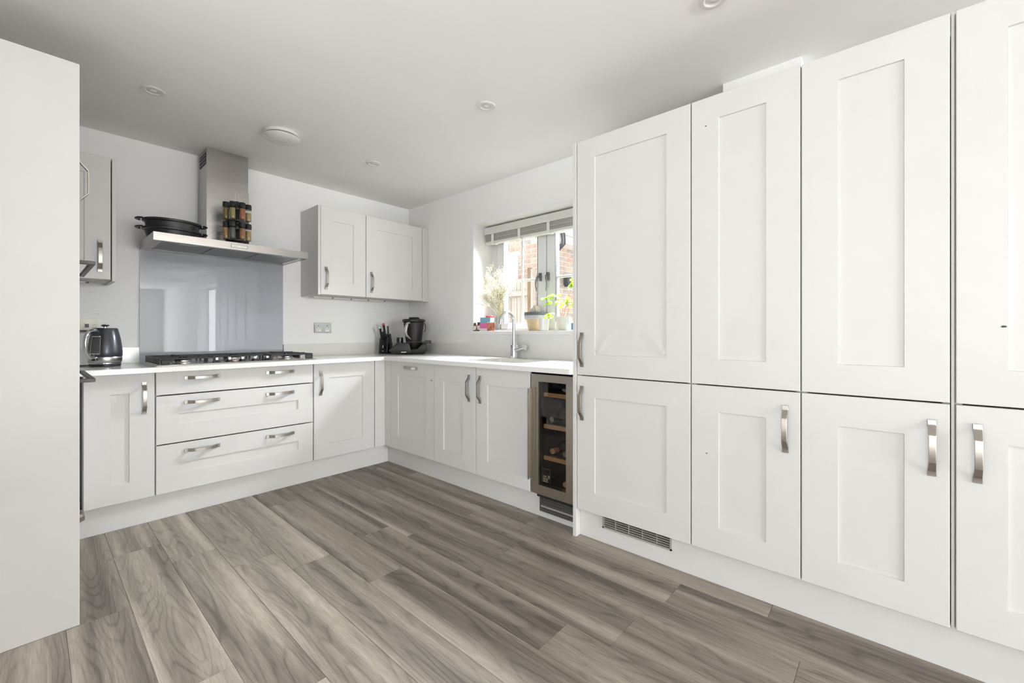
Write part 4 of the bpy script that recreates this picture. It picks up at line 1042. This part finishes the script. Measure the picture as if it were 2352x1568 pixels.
obj('lid', lathe(B(), [(.039, .1202), (.040, .132), (.037, .135), (0, .135)], 24), 'red_plastic', t, smooth=40)
t = thing('snack_packet', 'small orange-brown packet on the sill by the glass vase', 'packet', (.040, -1.150, SZ), R(-58), local=True)
obj('packet_front', pouch(.0004, .070, .032, .034, .012, .006), 'orange_print', t)
obj('packet_edge', pouch(.0702, .076, .034, .034, .004, .002), 'print_white', t)

t = thing('vase', 'clear glass vase on the sill holding dried flowers', 'vase', (.085, -1.222, SZ), local=True)
bm = B(); lathe(bm, [(0, .0004), (.045, .0004), (.052, .010), (.062, .060), (.058, .105), (.042, .150), (.047, .168), (.044, .168), (.039, .150), (.055, .105), (.059, .060), (.049, .012), (0, .006)], 32, cap=False)
obj('glass_body', bm, 'vase_glass', t, smooth=60)
obj('vase_base', lathe(B(), [(0, .0062), (.047, .0062), (.049, .012), (0, .013)], 24), 'vase_glass', t, smooth=60)
t = thing('dried_flowers', 'bunch of dried cream gypsophila spilling out of the glass vase', 'flowers', (.085, -1.222, SZ), local=True)
tips = []; bm = B()
def branch(p, d, L, rad, lev):
    pts = [p]; q = Vector(p); dd = Vector(d).normalized()
    for i in range(4):
        dd = (dd + Vector((rnd.uniform(-.10, .10), rnd.uniform(-.10, .10), rnd.uniform(-.06, .08)))).normalized(); q = q + dd * (L / 4)
        q.x = max(-.085, min(.135, q.x)); q.y = max(-.150, min(.225, q.y)); pts.append(tuple(q))
    tube(bm, pts, [rad] * 4 + [rad * .7], 4)
    if lev == 0: tips.append(pts[-1]); tips.append(pts[-2]); return
    for k in range(4 if lev == 2 else 3):
        s = Vector(pts[rnd.choice((2, 3, 4))]); e = (dd + Vector((rnd.uniform(-.75, .75), rnd.uniform(-.75, .75), rnd.uniform(-.25, .55)))).normalized()
        branch(tuple(s), e, L * rnd.uniform(.38, .6), rad * .65, lev - 1)
def clampx(v): return v
for k in range(17):
    a = rnd.uniform(0, 2 * math.pi); sp = rnd.uniform(.02, .34)
    dx, dy = math.cos(a) * sp * .7, math.sin(a) * sp + .02
    branch((-dx * .06, -dy * .06, .016), (dx, dy, 1), rnd.uniform(.24, .34), .0013, 2)
for (dy, L) in ((.62, .30), (.75, .26), (-.55, .29), (.5, .33)): branch((0, 0, .09), (-.10, dy, .85), L * .8, .0013, 2)
fl = obj('stems', bm, 'dry_stem', t)
bm = B()
for p in tips:
    for k in range(7):
        c = Vector(p) + Vector((rnd.uniform(-.020, .020), rnd.uniform(-.020, .020), rnd.uniform(-.018, .018)))
        c.x = max(-.085, min(.135, c.x)); c.y = max(-.150, min(.225, c.y))
        bmesh.ops.create_icosphere(bm, subdivisions=1, radius=rnd.uniform(.0022, .0042), matrix=Matrix.Translation(c))
fh = obj('flower_heads', bm, 'flower_cream', t); fh['kind'] = 'stuff'

t = thing('plant_pot', 'beige tapered pot with grey band and dark rim on the sill', 'pot', (.145, -1.562, SZ), local=True)
obj('pot_body', lathe(B(), [(0, .0004), (.062, .0004), (.064, .003), (.084, .0915), (0, .0915)], 36), 'terracotta_beige', t, smooth=40)
obj('band', lathe(B(), [(.088, .0917), (.096, .1000), (.0975, .124), (0, .124)], 36), 'felt_grey', t, smooth=40)
obj('rim', lathe(B(), [(.0970, .1242), (.0985, .150), (.093, .150), (.090, .132), (0, .130)], 36), 'felt_dark', t, smooth=40)
t = thing('cactus', 'round woolly cactus in the beige pot', 'plant', (.145, -1.562, SZ + .1305), local=True)
bm = B(); bmesh.ops.create_icosphere(bm, subdivisions=4, radius=.043, matrix=Matrix.Translation((0, .012, .034)))
for v in bm.verts: a = math.atan2(v.co.y - .012, v.co.x); v.co += v.normal * .0018 * math.cos(14 * a)
obj('cactus_body', bm, 'cactus_wool', t, smooth=60)
obj('stick', tube(B(), [(-.046, -.030, .0), (-.050, -.024, .040), (-.046, -.014, .075)], .0022, 6), 'twig', t)
t = thing('white_cup', 'plain white cup on the sill beside the beige pot', 'cup', (.020, -1.735, SZ), local=True)
obj('cup_body', lathe(B(), [(0, .0004), (.030, .0004), (.034, .003), (.0385, .092), (.0360, .092), (.032, .006), (0, .006)], 32, cap=False), 'ceramic_white', t, smooth=40)
t = thing('plant_pot', 'cream cylindrical pot with a leafy green plant on the sill', 'pot', (.100, -1.855, SZ), local=True)
obj('pot_body', lathe(B(), [(0, .0004), (.050, .0004), (.052, .003), (.053, .106), (.049, .106), (.048, .090), (0, .088)], 36, cap=False), 'ceramic_cream', t, smooth=40)
obj('soil', lathe(B(), [(0, .0885), (.0478, .0905), (0, .093)], 24, cap=False), 'twig', t)
t = thing('leafy_plant', 'bright green plant with wiry brown stems in the cream pot', 'plant', (.100, -1.855, SZ + .0935), local=True)
stems = [[(0, .01, 0), (-.005, .025, .06), (-.01, .055, .12), (-.015, .060, .165)], [(0, -.005, 0), (0, -.02, .07), (.0, -.040, .13), (-.005, -.075, .22), (-.005, -.085, .275)],
         [(0, .005, 0), (-.005, .0, .07), (-.01, .02, .11)], [(.0, -.02, 0), (.0, -.055, .06), (0, -.045, .10), (.0, -.02, .135)], [(-.005, .028, .08), (-.01, .08, .13), (-.02, .125, .15)],
         [(0, -.02, .07), (-.01, -.055, .11), (-.015, -.08, .12)], [(0, .03, 0), (-.03, .075, .02), (-.045, .105, .005)]]
for s in stems: obj('stem', tube(B(), s, .0016, 6), 'twig', t, smooth=60)
def leaf(p, L, yaw, pitch, roll=0):
    bm = B(); w = L * .36; ys = [0, .25, .5, .75, 1]; ws = [.05, .8, 1, .7, .03]
    Lf = [[bm.verts.new((s * w * ws[i], L * ys[i], -abs(s) * w * -.25 - .12 * L * ys[i] ** 2)) for s in (-1, 0, 1)] for i in range(5)]
    for a, b in zip(Lf, Lf[1:]):
        for i in range(2): bm.faces.new((a[i], a[i + 1], b[i + 1], b[i]))
    Mx = Matrix.Translation(p) @ Matrix.Rotation(yaw, 4, 'Z') @ Matrix.Rotation(pitch, 4, 'X') @ Matrix.Rotation(roll, 4, 'Y')
    bm.transform(Mx); obj('leaf', bm, 'leaf_green', t, smooth=60)
def cluster(p, n, L, spread=1.0):
    for k in range(n + 2):
        q = (p[0] + rnd.uniform(-.012, .012), p[1] + rnd.uniform(-.016, .016) * spread, p[2] + rnd.uniform(-.014, .014) * spread)
        leaf(q, L * rnd.uniform(1.05, 1.6), rnd.uniform(0, 2 * math.pi), R(rnd.uniform(-50, 40)), R(rnd.uniform(-40, 40)))
for p, n, L in (((-.02, .150, .165), 6, .026), ((-.02, .125, .125), 6, .026), ((-.015, .060, .170), 5, .026), ((-.012, .035, .125), 5, .024), ((-.005, -.085, .28), 5, .024), ((-.005, -.080, .245), 5, .026),
                ((-.005, -.075, .225), 4, .024), ((-.012, -.070, .125), 6, .028), ((0, -.02, .14), 4, .024), ((-.045, .110, .012), 6, .026), ((-.04, .085, .028), 3, .024), ((0, -.085, .09), 3, .022), ((-.01, .0, .10), 4, .022)): cluster(p, n, L)
t = thing('glass_jug', 'clear jug with blue contents on the sill, half hidden by the tall units', 'jug', (.080, -1.985, SZ), local=True)
obj('jug_body', lathe(B(), [(0, .0004), (.036, .0004), (.038, .004), (.038, .11), (.034, .115), (.036, .006), (0, .006)], 28, cap=False), 'vase_glass', t, smooth=50)
obj('contents', lathe(B(), [(0, .007), (.035, .007), (.035, .055), (0, .055)], 24), 'blue_liquid', t, smooth=40)
obj('jug_handle', tube(B(), [(0, .037, .100), (-.004, .058, .095), (-.006, .066, .070), (-.004, .060, .045), (0, .038, .035)], .0035, 8), 'vase_glass', t, smooth=60)

# ------------------------------------------------------------------ outside: paving, fence, neighbouring brick garage
GZ = -.15
struct('ground', box(B(), .33, 9, -6, 9, GZ - .1, GZ), 'paving')
GX, GY = 2.58, .26
g = thing('brick_garage', 'neighbouring red brick garage with slate roof seen through the window', 'building', (GX, GY, GZ))
EZ = 2.50
bm = B(); prism(bm, [(GY + .012, GZ), (GY + .012, EZ), (GY + 1.6, EZ + .90), (GY + 3.2, EZ), (GY + 3.2, GZ)], 'x', GX + .012, GX + .10)
wall_m = obj('mortar_wall', bm, 'mortar', g)
bm = B(); box(bm, GX + .10, GX + 3.2, GY + .012, GY + .10, GZ, EZ - .02)
obj('mortar_wall', bm, 'mortar', g)
bsA = finish('brick', box(B(), -.004, .03, -.1075, .1075, -.0325, .0325, .003), 'brick')
bsB = finish('brick', box(B(), -.1075, .1075, -.004, .03, -.0325, .0325, .003), 'brick')
DY0, DY1, DZ = .755, 1.66, 2.33
nb = 0
for c in range(20, 38):
    z = GZ + .0425 + c * .075
    off = 0 if c % 2 else .1125
    for k in range(7):
        y = GY + .1095 + off + k * .225
        if c % 2 == 0 and k == 0:
            inst('brick', bsA, g, (GX + .012, GY + .053, z), (0, 0, 0), (1, .48, 1))
        if z + .03 > EZ + (y - GY) * .56 - .02: continue
        if y + .11 > DY0 - .02 and y - .11 < DY1 and z - .03 < DZ + .07:
            if y - .11 < DY0 - .03 and y + .11 > DY0: inst('brick', bsA, g, (GX + .012, (y - .1075 + DY0 - .012) / 2, z), (0, 0, 0), (1, (DY0 - .012 - y + .1075) / .215, 1))
            continue
        inst('brick', bsA, g, (GX + .012 + rnd.uniform(-.001, .001), y, z))
    if z + .03 < EZ - .02:
        for k in range(6): inst('brick', bsB, g, (GX + .1095 + (.1125 - off) + k * .225, GY + .012 + rnd.uniform(-.001, .001), z))
bm = B(); box(bm, GX - .01, GX + .05, DY0 - .01, DY0 + .05, GZ, DZ); box(bm, GX - .01, GX + .05, DY0 + .05, DY1, DZ - .05, DZ); box(bm, GX - .03, GX + .05, DY0 - .06, DY1, DZ, DZ + .05)
obj('door_frame', bm, 'fascia_white', g)
dg = obj('garage_door', box(B(), GX + .004, GX + .04, DY0 + .051, DY1, GZ, DZ - .051), 'fascia_white', g)
for k in range(5): obj('door_rail', box(B(), GX - .004, GX + .0035, DY0 + .07, DY1 - .02, GZ + .25 + k * .42, GZ + .58 + k * .42, .004), 'fascia_white', dg)
obj('door_pane', box(B(), GX - .006, GX - .0042, DY0 + .13, DY0 + .42, 1.72, 1.93), 'felt_grey', dg)
bm = B(); box(bm, GX - .10, GX + 3.3, GY - .22, GY - .195, EZ - .02, EZ + .17); box(bm, GX - .1, GX + 3.3, GY - .195, GY + .11, EZ - .02, EZ)
obj('fascia', bm, 'fascia_white', g)
tl = finish('roof_tile', box(B(), -.145, .145, -.19, .19, -.008, .008, .002), 'slate')
for r_ in range(4):
    for k in range(12):
        inst('roof_tile', tl, g, (GX - .03 + k * .294 + (r_ % 2) * .147, GY - .10 + r_ * .26, EZ + .225 + r_ * .146), (R(29), 0, 0))
bm = B(); prism(bm, [(GY - .26, EZ + .12), (GY + 1.6, EZ + 1.165), (GY + 1.6, EZ + 1.115), (GY - .22, EZ + .09)], 'x', GX - .06, GX + 3.2)
obj('roof_deck', bm, 'slate', g)
obj('gutter', tube(B(), [(GX - .1, GY - .265, EZ + .14), (GX + 3.2, GY - .265, EZ + .14)], .045, 12), 'fascia_white', g, smooth=60)
p1, p2, p3 = Vector((2.749, -0.010, 2.669)), Vector((2.766, -0.010, 2.448)), Vector((2.806, 0.210, 2.315))     # the swan neck's bends, from the gutter back to the wall
dp = B(); tube(dp, [(p1.x, GY - .27, EZ + .10), tuple(p2 + Vector((0, 0, .06))), tuple(p2), tuple(p2 + (p3 - p2) * .15), tuple(p3), (p3.x - .02, GY - .045, p3.z - .10), (p3.x - .02, GY - .045, GZ)], .034, 14)
obj('downpipe', dp, 'pipe_black', g, smooth=50)
t = thing('wall_lantern', 'black outdoor lantern on the garage side wall, seen through the right pane', 'lantern', (3.14, GY, 1.93))
bm = B(); box(bm, 3.10, 3.19, GY - .13, GY - .03, 1.86, 2.00, .008); box(bm, 3.115, 3.175, GY - .115, GY - .045, 1.835, 1.86)
obj('lantern_body', bm, 'pipe_black', t)
obj('lantern_arm', box(B(), 3.13, 3.16, GY - .05, GY - .001, 1.98, 2.03, .004), 'pipe_black', t)
obj('lantern_roof', box(B(), 3.085, 3.205, GY - .145, GY - .015, 2.0005, 2.016, .003), 'pipe_black', t)

f = thing('garden_fence', 'pale timber garden fence with upright boards outside the window', 'fence', (2.15, 1.2, GZ))
FXp = 2.15
yR = .115
bmesh_b = finish('fence_board', box(B(), -.008, .008, -.0235, .0235, 0, 2.03, .002), 'fence_timber')
for k in range(34):
    inst('fence_board', bmesh_b, f, (FXp + (.004 if k % 2 else -.004), yR + .07 + k * .0565, GZ + .002), (0, 0, rnd.uniform(-.02, .02)), (1, 1, 1 + rnd.uniform(-.008, .006)))
for z0, z1 in ((1.625, 1.70), (.75, .83)): obj('rail', box(B(), FXp - .075, FXp - .013, yR + .03, yR + 2.0, z0, z1, .004), 'fence_timber', f)
obj('fence_post', box(B(), FXp - .05, FXp + .03, yR - .012, yR + .037, GZ, 2.02, .004), 'post_timber', f)
obj('gate_post', box(B(), FXp - .05, FXp + .03, yR - .057, yR - .019, GZ, 2.0, .004), 'fence_timber', f)
